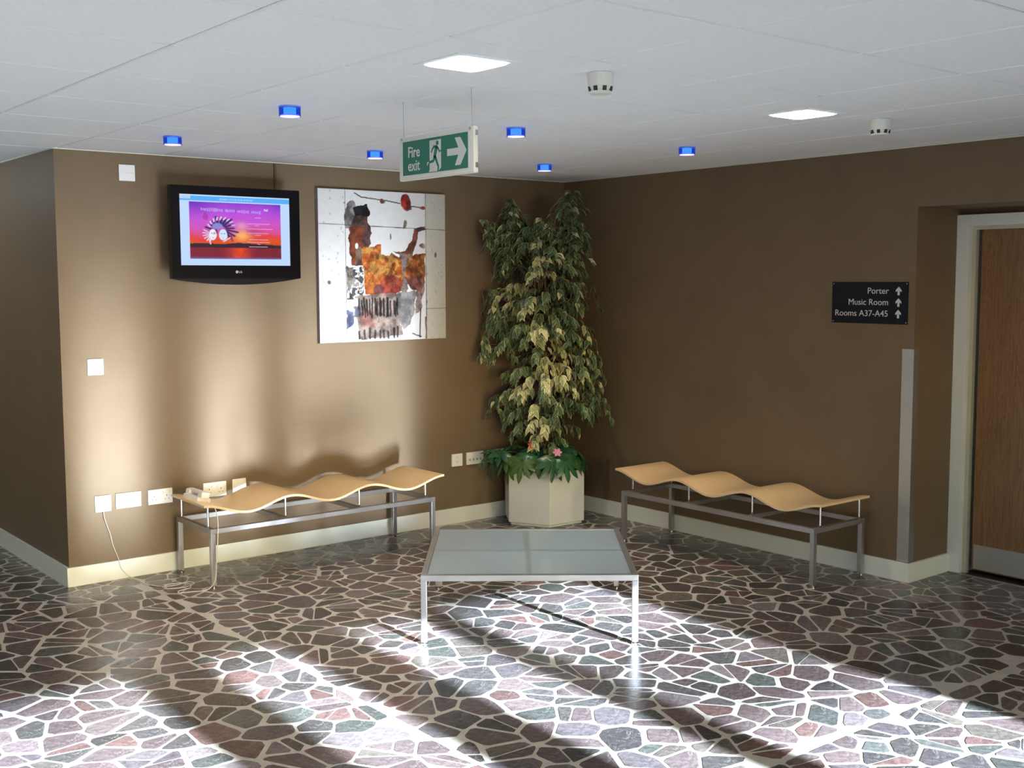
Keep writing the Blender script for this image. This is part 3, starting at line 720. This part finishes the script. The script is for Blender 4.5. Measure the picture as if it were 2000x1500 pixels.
plate('light_switch','square white light switch at mid height near the left wall corner',-3.518,1.229,.090,'switch','switch',ht=.092)
plate('phone_socket','leftmost low white socket with a white cord running down from it',-3.503,.449,.092,'phone','socket',ht=.094)
plate('double_socket','double white socket beside the leftmost low socket, clear of the bench',-3.356,.452,.148,'socket2','socket')
plate('double_socket','double white socket half hidden behind the left end of the wavy bench',-3.167,.450,.148,'socket2','socket')
plate('double_socket','double white socket on the wall directly behind the telephone',-2.826,.452,.148,'socket2','socket')
plate('single_socket','single white socket just above the bench seat, right of the telephone',-2.667,.456,.090,'blank','socket')
plate('fused_spur','single white plate right of the bench, first of three before the plant',-1.012,.447,.092,'spur','socket')
plate('data_socket','double white plate with small data ports between the bench and the plant',-.855,.447,.150,'data','socket')
plate('double_socket','white socket plate mostly hidden behind the leafy plant',-.667,.447,.148,'socket2','socket')

# ------------------------------------------------------------------ direction sign
ds = thing('direction_sign','dark navy sign on the right wall pointing to Porter, Music Room and Rooms','sign',(0,-2.385,1.454),FB)
MB().box((0,0,0),(.501,.237,.005),.001).build('sign_plate', M['navy'], ds)
for i,(tx_) in enumerate(('Porter','Music Room','Rooms A37-A45')):
    zb = .171-.0645*i
    text('lettering', tx_, .050, M['signletter'], ds, (.378,zb,.0055), align='RIGHT', sx=1.05)
    cx_ = .441; yb = zb-.008
    ar = [(cx_-.0065,yb),(cx_+.0065,yb),(cx_+.0065,yb+.025),(cx_+.018,yb+.018),(cx_+.018,yb+.029),(cx_,yb+.048),(cx_-.018,yb+.029),(cx_-.018,yb+.018),(cx_-.0065,yb+.025)]
    MB().prism(ar,.005,.0062).build('arrow', M['signletter'], ds)
for a in (.010,.491):
    for b in (.010,.227): MB().lathe([(.004,.005),(.003,.0065)],12,(a,b,0)).build('screw', M['steel'], ds)

# ------------------------------------------------------------------ hanging fire exit sign
es = thing('fire_exit_sign','green and white fire exit sign with running figure hanging from the ceiling','sign',(-3.10,-2.500,2.112),FB)
MB().box((0,0,-.012),(.507,.175,.010),.006).build('housing', M['offwhite'], es)
mb = MB(); mb.box((-.004,-.004,-.006),(0.000,.179,.004)); 
MB().box((.030,.021,.0095),(.471,.155,.0115)).build('green_panel', M['green'], es)
PW, PH = .441, .134
Q = lambda u,v: (.030+u*PW, .155-v*PH)
Z0, Z1 = .0113, .0121
dw = MB().prism([Q(.415,.985),Q(.432,.93),Q(.432,.075),Q(.607,.075),Q(.607,.90),Q(.585,.94),Q(.56,.985)][::1],Z0,Z1).build('door_symbol', M['exitwhite'], es)
def limb(pts, ws, z1):
    mb = MB(); L_ = []; R_ = []
    for i,p in enumerate(pts):
        a = Vector(Q(*pts[max(i-1,0)])); b = Vector(Q(*pts[min(i+1,len(pts)-1)])); t = (b-a).normalized(); n = Vector((-t.y,t.x)); c = Vector(Q(*p))
        L_.append(tuple(c+n*ws[i])); R_.append(tuple(c-n*ws[i]))
    vs = [(x,y,Z1-.0002) for x,y in L_+R_]+[(x,y,z1) for x,y in L_+R_]; n = len(L_); fs = []
    for i in range(n-1):
        fs.append((2*n+i,2*n+i+1,3*n+i+1,3*n+i)); fs.append((i,i+1,2*n+i+1,2*n+i)); fs.append((n+i+1,n+i,3*n+i,3*n+i+1))
    return mb.add(vs,fs)
man = MB(); hx,hy = Q(.553,.175)
man.prism([(hx+.0085*math.cos(t*math.pi/8), hy+.0092*math.sin(t*math.pi/8)) for t in range(16)],Z1-.0002,Z1+.0006)
for pts,ws in (([(.54,.29),(.525,.42),(.508,.58)],[.010,.009,.008]), ([(.512,.54),(.49,.68),(.42,.71)],[.007,.006,.0045]), ([(.515,.54),(.54,.7),(.567,.86),(.56,.985)],[.007,.006,.005,.004]),
               ([(.55,.27),(.50,.27),(.478,.33),(.458,.43)],[.004,.005,.004,.003]), ([(.54,.27),(.565,.33),(.585,.43),(.61,.40)],[.005,.004,.0035,.003])):
    l = limb(pts,ws,Z1+.0005); man.add(l.v,l.f)
man.build('running_figure', M['green'], es)
l = limb([(.43,.70),(.40,.71),(.395,.78)],[.003,.003,.003],Z1+.0003); l.build('foot_outline', M['exitwhite'], es)
MB().prism([Q(*p) for p in ((.70,.40),(.865,.40),(.815,.11),(.895,.11),(.985,.50),(.895,.89),(.815,.89),(.865,.60),(.70,.60))],Z0,Z1).build('arrow', M['exitwhite'], es)
a_ = text('lettering','Fire',.0600,M['exitwhite'],es,(.030+.083*PW,.155-.48*PH,.0116),sx=.92, off=.0008)
a_ = text('lettering','exit',.0600,M['exitwhite'],es,(.030+.083*PW,.155-.88*PH,.0116),sx=.92, off=.0008)
for x_ in (.022,.484):
    MB().tube([(x_,.17,-.001),(x_-.003,.26,-.001),(x_-.005,H-2.112+.004,-.001)],.0013,6).build('hanging_wire', M['steel'], es)
    MB().lathe([(.006,0),(.006,.012)],12,(0,0,0)).build('wire_clamp', M['steel'], es).location = (x_,.166,-.001)
for yy in (.03,.15): MB().box((.506,yy-.01,-.008),(.511,yy+.01,.004),.001).build('end_clip', M['rod'], es)

# ------------------------------------------------------------------ ceiling fittings
def downlight(x, y, label):
    t = thing('downlight', label, 'ceiling light', (x,y,H), (0,0,0), 'square ceiling downlights')
    a = .128; b = .104; f = MB()
    f.box((-a,-a,-.004),(a,-b,.0)); f.box((-a,b,-.004),(a,a,0)); f.box((-a,-b,-.004),(-b,b,0)); f.box((b,-b,-.004),(a,b,0)); f.build('trim_ring', M['tile'], t)
    n = 6; rr = .03; pts = []
    for cx_,cy_,a0 in ((b-rr,b-rr,0),(-b+rr,b-rr,90),(-b+rr,-b+rr,180),(b-rr,-b+rr,270)):
        for k in range(n+1): ang = R(a0+90*k/n); pts.append((cx_+rr*math.cos(ang), cy_+rr*math.sin(ang)))
    MB().prism(pts,-.007,-.001).build('diffuser', M['lamp'], t)
downlight(-3.406,-3.364,'square lit ceiling downlight above the fire exit sign')
downlight(-1.535,-3.31,'square lit ceiling downlight between the two smoke detectors, nearer the door')
tl_ = thing('corridor_tube_light','white tube light on the corridor ceiling beyond the left wall corner','ceiling light',(-4.4,1.25,H))
MB().box((-.05,-.62,-.05),(.05,.62,0),.004).build('housing', M['white'], tl_)
tb = MB().tube([(0,-.59,-.064),(0,.59,-.064)],.013,12).build('tube', mat('lit_cool_tube',(.9,.9,.9),.5,emit=(.80,.93,1.0),es=26), tl_)
def bluelight(x, y, label):
    t = thing('blue_ceiling_light', label, 'ceiling light', (x,y,H), (0,0,0), 'small round blue ceiling lights')
    v = MB(); n = 28
    MB().lathe([(.046,-.006),(.046,0)],28).build('mounting_ring', mat('pale_blue_ring',(.25,.3,.6),.4) if 'pale_blue_ring' not in bpy.data.materials else bpy.data.materials['pale_blue_ring'], t)
    vs=[];fs=[]
    for z_ in (-.042,-.006):
        for k in range(n): vs.append((.045*math.cos(2*math.pi*k/n),.045*math.sin(2*math.pi*k/n),z_))
    for z_ in (-.042,-.006):
        for k in range(n): vs.append((.042*math.cos(2*math.pi*k/n),.042*math.sin(2*math.pi*k/n),z_))
    for k in range(n):
        k2=(k+1)%n; fs += [(k,k2,n+k2,n+k),(2*n+k2,2*n+k,3*n+k,3*n+k2),(k2,k,2*n+k,2*n+k2)]
    MB().add(vs,fs).build('glass_ring', M['bluering'], t)
    MB().lathe([(.024,-.036),(.026,-.030),(.026,-.007)],20).build('lamp', M['bluecore'], t)
    MB().lathe([(.0405,-.0425),(.0405,-.037)],28).build('lens', M['bluelens'], t)
    ld = bpy.data.lights.new('lamp_beam','SPOT'); lo = bpy.data.objects.new('lamp_beam', ld); COL.objects.link(lo); lo.parent = t; lo.location = (0,0,-.045)
    ld.energy = 80; ld.spot_size = R(78); ld.spot_blend = .9; ld.shadow_soft_size = .03; ld.color = (1,.84,.66)
bl = ['over the wall to the left of the television','nearest the camera, left of the exit sign','just right of the exit sign','in front of the painting, left of the exit sign','closest to the plant top in the corner','rightmost, above the right-hand bench']
for (x,y,l_) in ((-3.392,-.875,'small blue ceiling light furthest left, above the white alarm plate'),(-3.41,-2.138,'small blue ceiling light nearest the camera, left of the exit sign'),
        (-2.233,-2.178,'small blue ceiling light just right of the exit sign'),(-2.237,-.93,'small blue ceiling light against the exit sign left edge, above the painting'),
        (-.99,-.93,'small blue ceiling light nearest the corner above the plant'),(-.98,-2.12,'small blue ceiling light furthest right, above the right-hand bench')):
    bluelight(x, y, l_)
def smoke(x, y, label):
    t = thing('smoke_detector', label, 'smoke detector', (x,y,H), (0,0,0), 'smoke detectors')
    MB().lathe([(.036,-.064),(.043,-.050),(.044,-.048),(.046,-.002),(.043,0)],32).build('body', M['offwhite'], t)
    MB().lathe([(.034,-.074),(.040,-.071),(.0405,-.064)],32).build('cap', M['offwhite'], t)
    MB().lathe([(.034,-.066),(.0345,-.05)],24).build('chamber', M['dark'], t)
    sl = MB()
    for k in range(8):
        a = 2*math.pi*(k+.5)/8; w_=.17
        p = [(r_*math.cos(a+s_*w_), r_*math.sin(a+s_*w_), z_) for z_,r_ in ((-.0655,.0410),(-.0495,.0446)) for s_ in (-1,0,1)]
        p2 = [(r_*math.cos(a+s_*w_), r_*math.sin(a+s_*w_), z_) for z_,r_ in ((-.0655,.030),(-.0495,.030)) for s_ in (-1,0,1)]
        sl.add(p+p2,[(0,1,4,3),(1,2,5,4),(0,3,9,6),(2,8,11,5),(3,4,5,11,10,9),(0,6,7,8,2,1)])
    sl.build('vent_slots', M['dark'], t)
smoke(-2.925,-3.50,'white smoke detector right of the larger lit downlight'); smoke(-1.105,-3.415,'white smoke detector at the right, over the brown door wall')

# ------------------------------------------------------------------ telephone and cord
ph = thing('telephone','white corded telephone lying on the left end of the wavy bench','telephone',(-3.062,-.275,.4485),(R(1.5),R(11),R(4)))
bo = MB().box((-.042,-.09,0),(.042,.09,.034),.011).build('base', M['white'], ph, smooth=False)
MB().box((-.032,-.045,.034),(.032,.05,.0355),.0006).build('keypad_panel', M['offwhite'], ph)
hs = MB(); hs.box((-.027,-.098,.028),(.027,-.048,.066),.011); hs.box((-.027,.048,.028),(.027,.098,.062),.011); hs.box((-.020,-.08,.046),(.020,.08,.068),.010)
hs.build('handset', M['white'], ph, smooth=False)
def smooth_path(pts, n=10):
    P = [Vector(p) for p in pts]; out = []
    for i in range(len(P)-1):
        p0 = P[max(i-1,0)]; p1 = P[i]; p2 = P[i+1]; p3 = P[min(i+2,len(P)-1)]
        for k in range(n):
            t = k/n; out.append(.5*((2*p1)+(-p0+p2)*t+(2*p0-5*p1+4*p2-p3)*t*t+(-p0+3*p1-3*p2+p3)*t**3))
    out.append(P[-1]); return out
pts = [(-3.503,-.010,.408),(-3.500,-.016,.36),(-3.470,-.008,.27),(-3.455,-.008,.2),(-3.430,-.012,.125),(-3.415,-.022,.06),(-3.37,-.026,.006),(-3.36,-.12,.004),(-3.35,-.24,.003),(-3.30,-.34,.003),(-3.22,-.36,.003),
       (-3.16,-.33,.003),(-3.13,-.38,.003),(-3.20,-.43,.003),(-3.29,-.42,.005),(-3.31,-.36,.006),(-3.25,-.33,.006),(-3.17,-.37,.006),(-3.19,-.46,.004),(-3.27,-.49,.003),(-3.28,-.53,.003),(-3.22,-.55,.003),(-3.14,-.57,.004),(-3.10,-.585,.05),(-3.085,-.578,.14),(-3.068,-.565,.27),
       (-3.062,-.560,.38),(-3.070,-.548,.445),(-3.062,-.50,.452),(-3.05,-.42,.452),(-3.045,-.385,.462)]
path = smooth_path(pts, 7)
from mathutils import Euler
PHI = Matrix.LocRotScale(Vector(ph.location), Euler(ph.rotation_euler), None).inverted()
MB().tube([PHI@p for p in path], .0027, 7).build('cord', M['cord'], ph, smooth=True, props={'label':'thin white phone cord trailing to the low wall socket'})

# ------------------------------------------------------------------ planter
PC = Vector((-.464,-.304,0)); RT = Vector((.779,-.627,0)); FWD = Vector((.627,.779,0))
pl = thing('planter','white hexagonal planter standing in the room corner','planter',tuple(PC))
hexp = lambda r: [(r*math.cos(R(-123.2+60*k)), r*math.sin(R(-123.2+60*k))) for k in range(6)]
mb = MB(); rings = [(.288,0),(.288,.012),(.306,.020),(.306,.378),(.303,.382),(.286,.382),(.284,.34)]
vs = []; fs = []
for r_,z_ in rings: vs += [(x,y,z_) for x,y in hexp(r_)]
for i in range(len(rings)-1):
    for k in range(6): fs.append((i*6+k,i*6+(k+1)%6,(i+1)*6+(k+1)%6,(i+1)*6+k))
fs.append(tuple(range(6))[::-1]); mb.add(vs,fs).build('shell', M['pot'], pl)
MB().prism(hexp(.285),.33,.345).build('soil', M['soil'], pl)

# ------------------------------------------------------------------ leaves
def leaf_template(L_, W_, droop, green, cream, margin=.62, fold=.25, seed=0):
    rs_ = random.Random(seed); prof = [(0,.02),(.14,.55),(.34,1.0),(.60,.78),(.82,.30),(1.0,.015)]
    v = []; c = []
    for s_,w_ in prof:
        for k in (-1,-margin,0,margin,1):
            y = k*w_*W_/2; x = s_*L_; z = -droop*L_*s_*s_ + fold*abs(y) + (0.02*L_*math.sin(s_*9+seed) if abs(k)==1 else 0)
            v.append((x,y,z)); c.append(cream if abs(k)==1 or s_>.9 else (tuple(g*(.85+.3*rs_.random()) for g in green)))
    f = []
    for i in range(5):
        for k in range(4): o = i*5+k; f.append((o,o+5,o+6,o+1))
    return v, f, c
GREENS = [(.055,.105,.045),(.07,.135,.05),(.05,.09,.045),(.10,.16,.06)]
CREAM = [(.38,.42,.22),(.52,.54,.30),(.28,.34,.18),(.66,.64,.38)]
LT = []
for k in range(4):
    LT.append(leaf_template(.062,.030,.30,GREENS[k],CREAM[[0,1,2,1][k]],.66,.3,k))
BRIGHT = [leaf_template(.066,.033,.30,(.30,.34,.14),(.80,.77,.46),.5,.3,8), leaf_template(.062,.032,.2,(.50,.52,.24),(.86,.83,.52),.45,.3,9)]
fig = thing('fig_tree','tall variegated weeping fig growing from the white corner planter','tree',tuple(PC+Vector((0,0,.345))))
fo = PC+Vector((0,0,.345))
rt = random.Random(5)
def Wp(l, z, d): return PC+RT*l+FWD*d+Vector((0,0,z))
# silhouette half widths: z -> (left, right)
SIL = [(.50,-.16,.10),(.60,-.20,.14),(.72,-.26,.24),(.80,-.33,.36),(.95,-.34,.36),(1.08,-.40,.37),(1.20,-.42,.34),(1.30,-.43,.28),(1.42,-.34,.26),(1.52,-.38,.28),(1.65,-.36,.27),(1.80,-.30,.25),(1.90,-.34,.22),(2.02,-.38,.24),(2.10,-.36,.23),(2.20,-.24,.21),(2.28,-.22,.20)]
def sil(z):
    for a,b in zip(SIL,SIL[1:]):
        if a[0] <= z <= b[0]:
            t = (z-a[0])/(b[0]-a[0]); return a[1]+(b[1]-a[1])*t, a[2]+(b[2]-a[2])*t
    return (-.15,.1)
LOFF = -.02
# trunks
tm = MB()
for k in range(3):
    pp = []; rr = []
    for i in range(22):
        s_ = i/21; z_ = .33+1.45*s_; a = 2.1*k+s_*9; rad = .020*(1-s_*.4)
        pp.append(Wp(LOFF-.01+.03*s_*(k-1)+rad*math.cos(a), z_, rad*math.sin(a))-fo); rr.append(.013*(1-.55*s_))
    tm.tube(pp, rr, 8)
tm.build('trunk', M['bark'], fig, smooth=True)
leaves = []      # (matrix, template index)
twigs = MB()
def spray(base, tip, nleaf, bright):
    mid = (base+tip)/2+Vector((0,0,.05+.05*rt.random()))
    end = tip+Vector((0,0,-.02))
    pts_ = [base, mid, tip, end+ (tip-base).normalized()*.03+Vector((0,0,-.04))]
    path_ = smooth_path(pts_, 5)
    twigs.tube([p-fo for p in path_[::2]], [.0028-.0018*i/len(path_[::2]) for i in range(len(path_[::2]))], 5)
    out = (tip-base); out.z = 0
    if out.length < .01: out = -FWD.copy()
    out.normalize()
    for k in range(nleaf):
        s_ = .28+.72*(k+.5)/nleaf; i = min(int(s_*(len(path_)-1)), len(path_)-2); p = path_[i].lerp(path_[i+1], rt.random())
        side = Vector((-out.y,out.x,0))*(1 if k%2 else -1)
        hz = min(1.,max(0.,(p.z-1.2)/1.0))
        d = (out*(.4+.6*rt.random()+.5*hz) + side*(.2+.7*rt.random()) + Vector((0,0,-(.75+.7*rt.random())*(1-.45*hz))) - FWD*.15).normalized()
        up = (Vector((0,0,1))*.6 + out*.7 - FWD*.5 + Vector((rt.uniform(-.3,.3),rt.uniform(-.3,.3),0)))
        y = up.cross(d).normalized(); z = d.cross(y).normalized()
        sc_ = rt.uniform(.75,1.25)
        mt = Matrix((d*sc_,y*sc_,z*sc_)).transposed().to_4x4(); mt.translation = p+Vector((rt.uniform(-.008,.008),rt.uniform(-.008,.008),0))
        idx = (4+rt.randrange(2)) if rt.random() < bright else rt.randrange(4)
        leaves.append((mt, idx))
BR = [(-.25,1.57,.13,.85),(-.03,1.35,.08,.6),(.12,1.12,.19,.9),(.18,1.05,.10,.8),(-.14,.98,.08,.9),(-.07,.80,.09,.9),(.0,.66,.09,.7),(-.14,1.75,.08,.35),(.02,1.80,.07,.45),(.2,.95,.1,.5),(0,1.9,.12,.3)]
def bright_at(l, z):
    return max([.06]+[b for (a,zz,r_,b) in BR if (l-a)**2+(z-zz)**2 < r_*r_])
def trunk_pt(z): return Wp(LOFF+.02*rt.uniform(-1,1), min(z,1.85), 0)
zs = .56
while zs < 2.10:
    L_, R_ = [1.0*v for v in sil(zs)]; n_ = 7 if zs < .7 else 12
    for k in range(n_):
        l = L_+(R_-L_)*((k+rt.random())/n_); dmax = .26*math.sqrt(max(.05,1-((l-(L_+R_)/2)/((R_-L_)/2))**2)); d = rt.uniform(-dmax, dmax*.75)
        if k in (0,n_-1): l = (L_ if k==0 else R_)*rt.uniform(.82,1.0); d = rt.uniform(-.08,.08)
        z = zs+rt.uniform(-.03,.03)
        if mnoise.noise(Vector((l*4.5,z*4.5,d*3+2))) < -.30 and rt.random() < .7: continue
        if (PC+RT*l+FWD*d).x > -.13 or (PC+RT*l+FWD*d).y > -.12: continue
        spray(trunk_pt(z-.06-.16*rt.random()), Wp(l,z,d), rt.randrange(15,22), bright_at(l,z) if d < .08 else .05)
    zs += .048
# two leading spires and the raised left shoot
for (pts_) in ([(.04,1.75),(.07,1.95),(.12,2.12),(.17,2.22),(.20,2.27)], [(-.06,1.75),(-.12,1.95),(-.18,2.08),(-.23,2.16),(-.27,2.20)], [(-.10,1.75),(-.22,1.90),(-.32,1.99),(-.40,2.03),(-.46,2.055)], [(.02,1.8),(.12,1.95),(.2,2.02),(.25,2.03)],
        [(-.1,1.05),(-.3,1.24),(-.47,1.26)], [(.08,.98),(.28,1.13),(.41,1.09)], [(.08,.74),(.27,.86),(.41,.79)], [(-.08,1.42),(-.28,1.57),(-.44,1.54)], [(.06,1.45),(.22,1.60),(.33,1.56)],
        [(.03,1.75),(.17,1.90),(.28,1.87)], [(-.06,.68),(-.24,.83),(-.37,.79)], [(-.06,1.65),(-.22,1.84),(-.34,1.83)], [(-.05,1.2),(-.28,1.40),(-.40,1.37)], [(.05,1.15),(.2,1.33),(.31,1.30)]):
    P_ = smooth_path([Wp(l,z,-.06) for l,z in pts_],5)
    twigs.tube([p-fo for p in P_],[.005-.003*i/len(P_) for i in range(len(P_))],6)
    for i in range(4,len(P_)-1,1):
        for q_ in range(1):
            dv = RT*rt.uniform(-.10,.10)+FWD*rt.uniform(-.08,.05)+Vector((0,0,rt.uniform(-.04,.02)))
            spray(P_[i], P_[i]+dv*(1.1-.7*i/len(P_)), 9, .08)
twigs.build('branches', M['bark'], fig)
TPL = LT+BRIGHT
def depth(mx): return (mx.translation-CAM).dot(_fw)
# leaves seen largest: those on the camera side of the crown
order = sorted(range(len(leaves)), key=lambda i: depth(leaves[i][0]))
one = set(order[:290]); meshes = {}
bulk = MB(); bcol = []
for i,(mx,ti) in enumerate(leaves):
    v,f,c = TPL[ti]
    if mx.translation.x > -.085 or mx.translation.y > -.085: continue
    if i in one:
        if ti not in meshes:
            o = MB().add(v,f).build('leaf', M['leaf'], fig, smooth=True, cols=c); meshes[ti] = o.data
        else: o = bpy.data.objects.new('leaf', meshes[ti]); COL.objects.link(o); o.parent = fig
        l_ = mx.copy(); l_.translation = mx.translation-fo; o.matrix_local = l_
    else:
        kf = rt.uniform(.75,1.2); m2_ = mx.copy(); m2_.translation = mx.translation-fo
        bulk.add(v,f,m2_); bcol += [tuple(q_*kf for q_ in cc_) for cc_ in c]
bulk.build('foliage', M['leaf'], fig, smooth=True, cols=bcol, props={'kind':'stuff'})
print('fig leaves', len(leaves))

# dark green palmate underplanting
up_ = thing('glossy_leaf_plant','dark green hand-shaped leaves with pink flowers spilling over the planter rim','plant',tuple(fo))
M['dleaf'] = attr_mat('dark_glossy_leaf', .32, .5)
def palmate(seed, size):
    rs_ = random.Random(seed); v = [(0,0,0)]; f = []; c = [(.05,.10,.03)]; nl = 7
    g1 = rs_.choice([(.025,.11,.045),(.035,.14,.05),(.025,.10,.055),(.08,.16,.035)])
    for k in range(nl):
        a = R(-105+210*k/(nl-1)); l = size*(1-.32*abs(k-3)/3)*rs_.uniform(.9,1.08); w_ = size*.205
        d = Vector((math.cos(a),math.sin(a),0)); n = Vector((-d.y,d.x,0)); o = len(v)
        for s_,ww in ((.22,.45),(.45,.85),(.68,1.0),(.86,.6),(1.0,0.02)):
            z_ = -.28*size*s_*s_
            for q_ in (-1,0,1):
                p = d*l*s_+n*w_*ww/2*q_*1.35; v.append((p.x,p.y,z_+(.12*w_ if q_ else 0)*-1*ww+.02*size)); c.append(tuple(x*.75*(1.3 if q_==0 else rs_.uniform(.8,1.1)) for x in g1))
        f += [(0,o,o+1),(0,o+1,o+2)]
        for i in range(4):
            for j in range(2): b_ = o+i*3+j; f.append((b_,b_+3,b_+4,b_+1))
    return v,f,c
rq = random.Random(21)
specs = []
# (lateral, z, depth, yaw spread outward, size, pitch down)
for (l,z,d,sz,pit) in ((-.36,.50,-.15,.15,-12),(-.43,.44,-.17,.15,40),(-.34,.47,-.20,.14,30),(.02,.52,-.10,.13,0),(.12,.44,-.28,.13,40),(-.12,.44,-.30,.14,45),(-.30,.42,-.22,.15,45),(-.20,.46,-.24,.15,30),(-.17,.40,-.33,.14,60),(-.05,.42,-.32,.15,50),(.02,.47,-.22,.14,20),
                 (.05,.40,-.36,.15,58),(.15,.40,-.33,.15,55),(.14,.48,-.20,.14,25),(.22,.43,-.20,.15,40),(.26,.47,-.08,.15,25),(.29,.40,-.10,.14,50),(-.38,.36,-.13,.13,60),(-.10,.50,-.12,.13,5),(-.25,.52,-.08,.13,5),(.16,.53,-.04,.12,5),(-.26,.36,-.27,.13,65)):
    specs.append((l,z,d,sz,pit))
stems = MB()
for k,(l,z,d,sz,pit) in enumerate(specs):
    v,f,c = palmate(k+3, sz*1.02)
    p = Wp(l,z+.02,d); out = (p-PC); out.z = 0
    if out.length < .02: out = -FWD.copy()
    out.normalize(); pr = R(pit)
    dx = (out*math.cos(pr)+Vector((0,0,-math.sin(pr)))).normalized(); ny = Vector((0,0,1)).cross(out).normalized(); nz_ = dx.cross(ny).normalized()
    tw = R(rq.uniform(-18,18)); q1 = ny*math.cos(tw)+nz_*math.sin(tw); q2 = dx.cross(q1)
    mt = Matrix((dx,q1,q2)).transposed().to_4x4(); mt.translation = p-dx*sz*.35-fo
    o = MB().add(v,f).build('palmate_leaf', M['dleaf'], up_, smooth=True, cols=c); o.matrix_local = mt
    b0 = PC+out*.06*rq.random()+Vector((0,0,.345)); tipp = p-dx*sz*.35
    stems.tube([q_-fo for q_ in smooth_path([b0,(b0+tipp)/2+Vector((0,0,.06)),tipp],5)],.0032,6)
stems.build('stems', mat('green_stem',(.05,.11,.03),.5), up_)
def flower(l,z,d,mt,lab,sz=.034):
    p = Wp(l,z,d)-fo
    fl = MB().lathe([(.004,-.02),(.009,0),(.006,.008)],10).build('flower', M['petalw'], up_, props={'label':lab}); fl.location = p
    fl.rotation_euler = (R(55),0,R(-35))
    for k in range(6):
        a = 2*math.pi*k/6; mbp = MB(); vs = []; fs = []
        for i,(s_,w_) in enumerate(((0,.2),(.4,.9),(.75,.8),(1,.1))):
            for q_ in (-1,0,1):
                vs.append((s_*sz*math.cos(a)-q_*w_*sz*.33*math.sin(a), s_*sz*math.sin(a)+q_*w_*sz*.33*math.cos(a), .006+.35*sz*s_*(1-s_*.4)+(.003 if q_ else 0)))
        for i in range(3):
            for j in range(2): b_=i*3+j; fs.append((b_,b_+3,b_+4,b_+1))
        mbp.add(vs,fs).build('petal', mt, fl, smooth=True)
flower(-.085,.565,-.22,M['petalr'],'red flower with pale centre'); flower(.085,.515,-.26,M['petalp'],'pink and white flower')
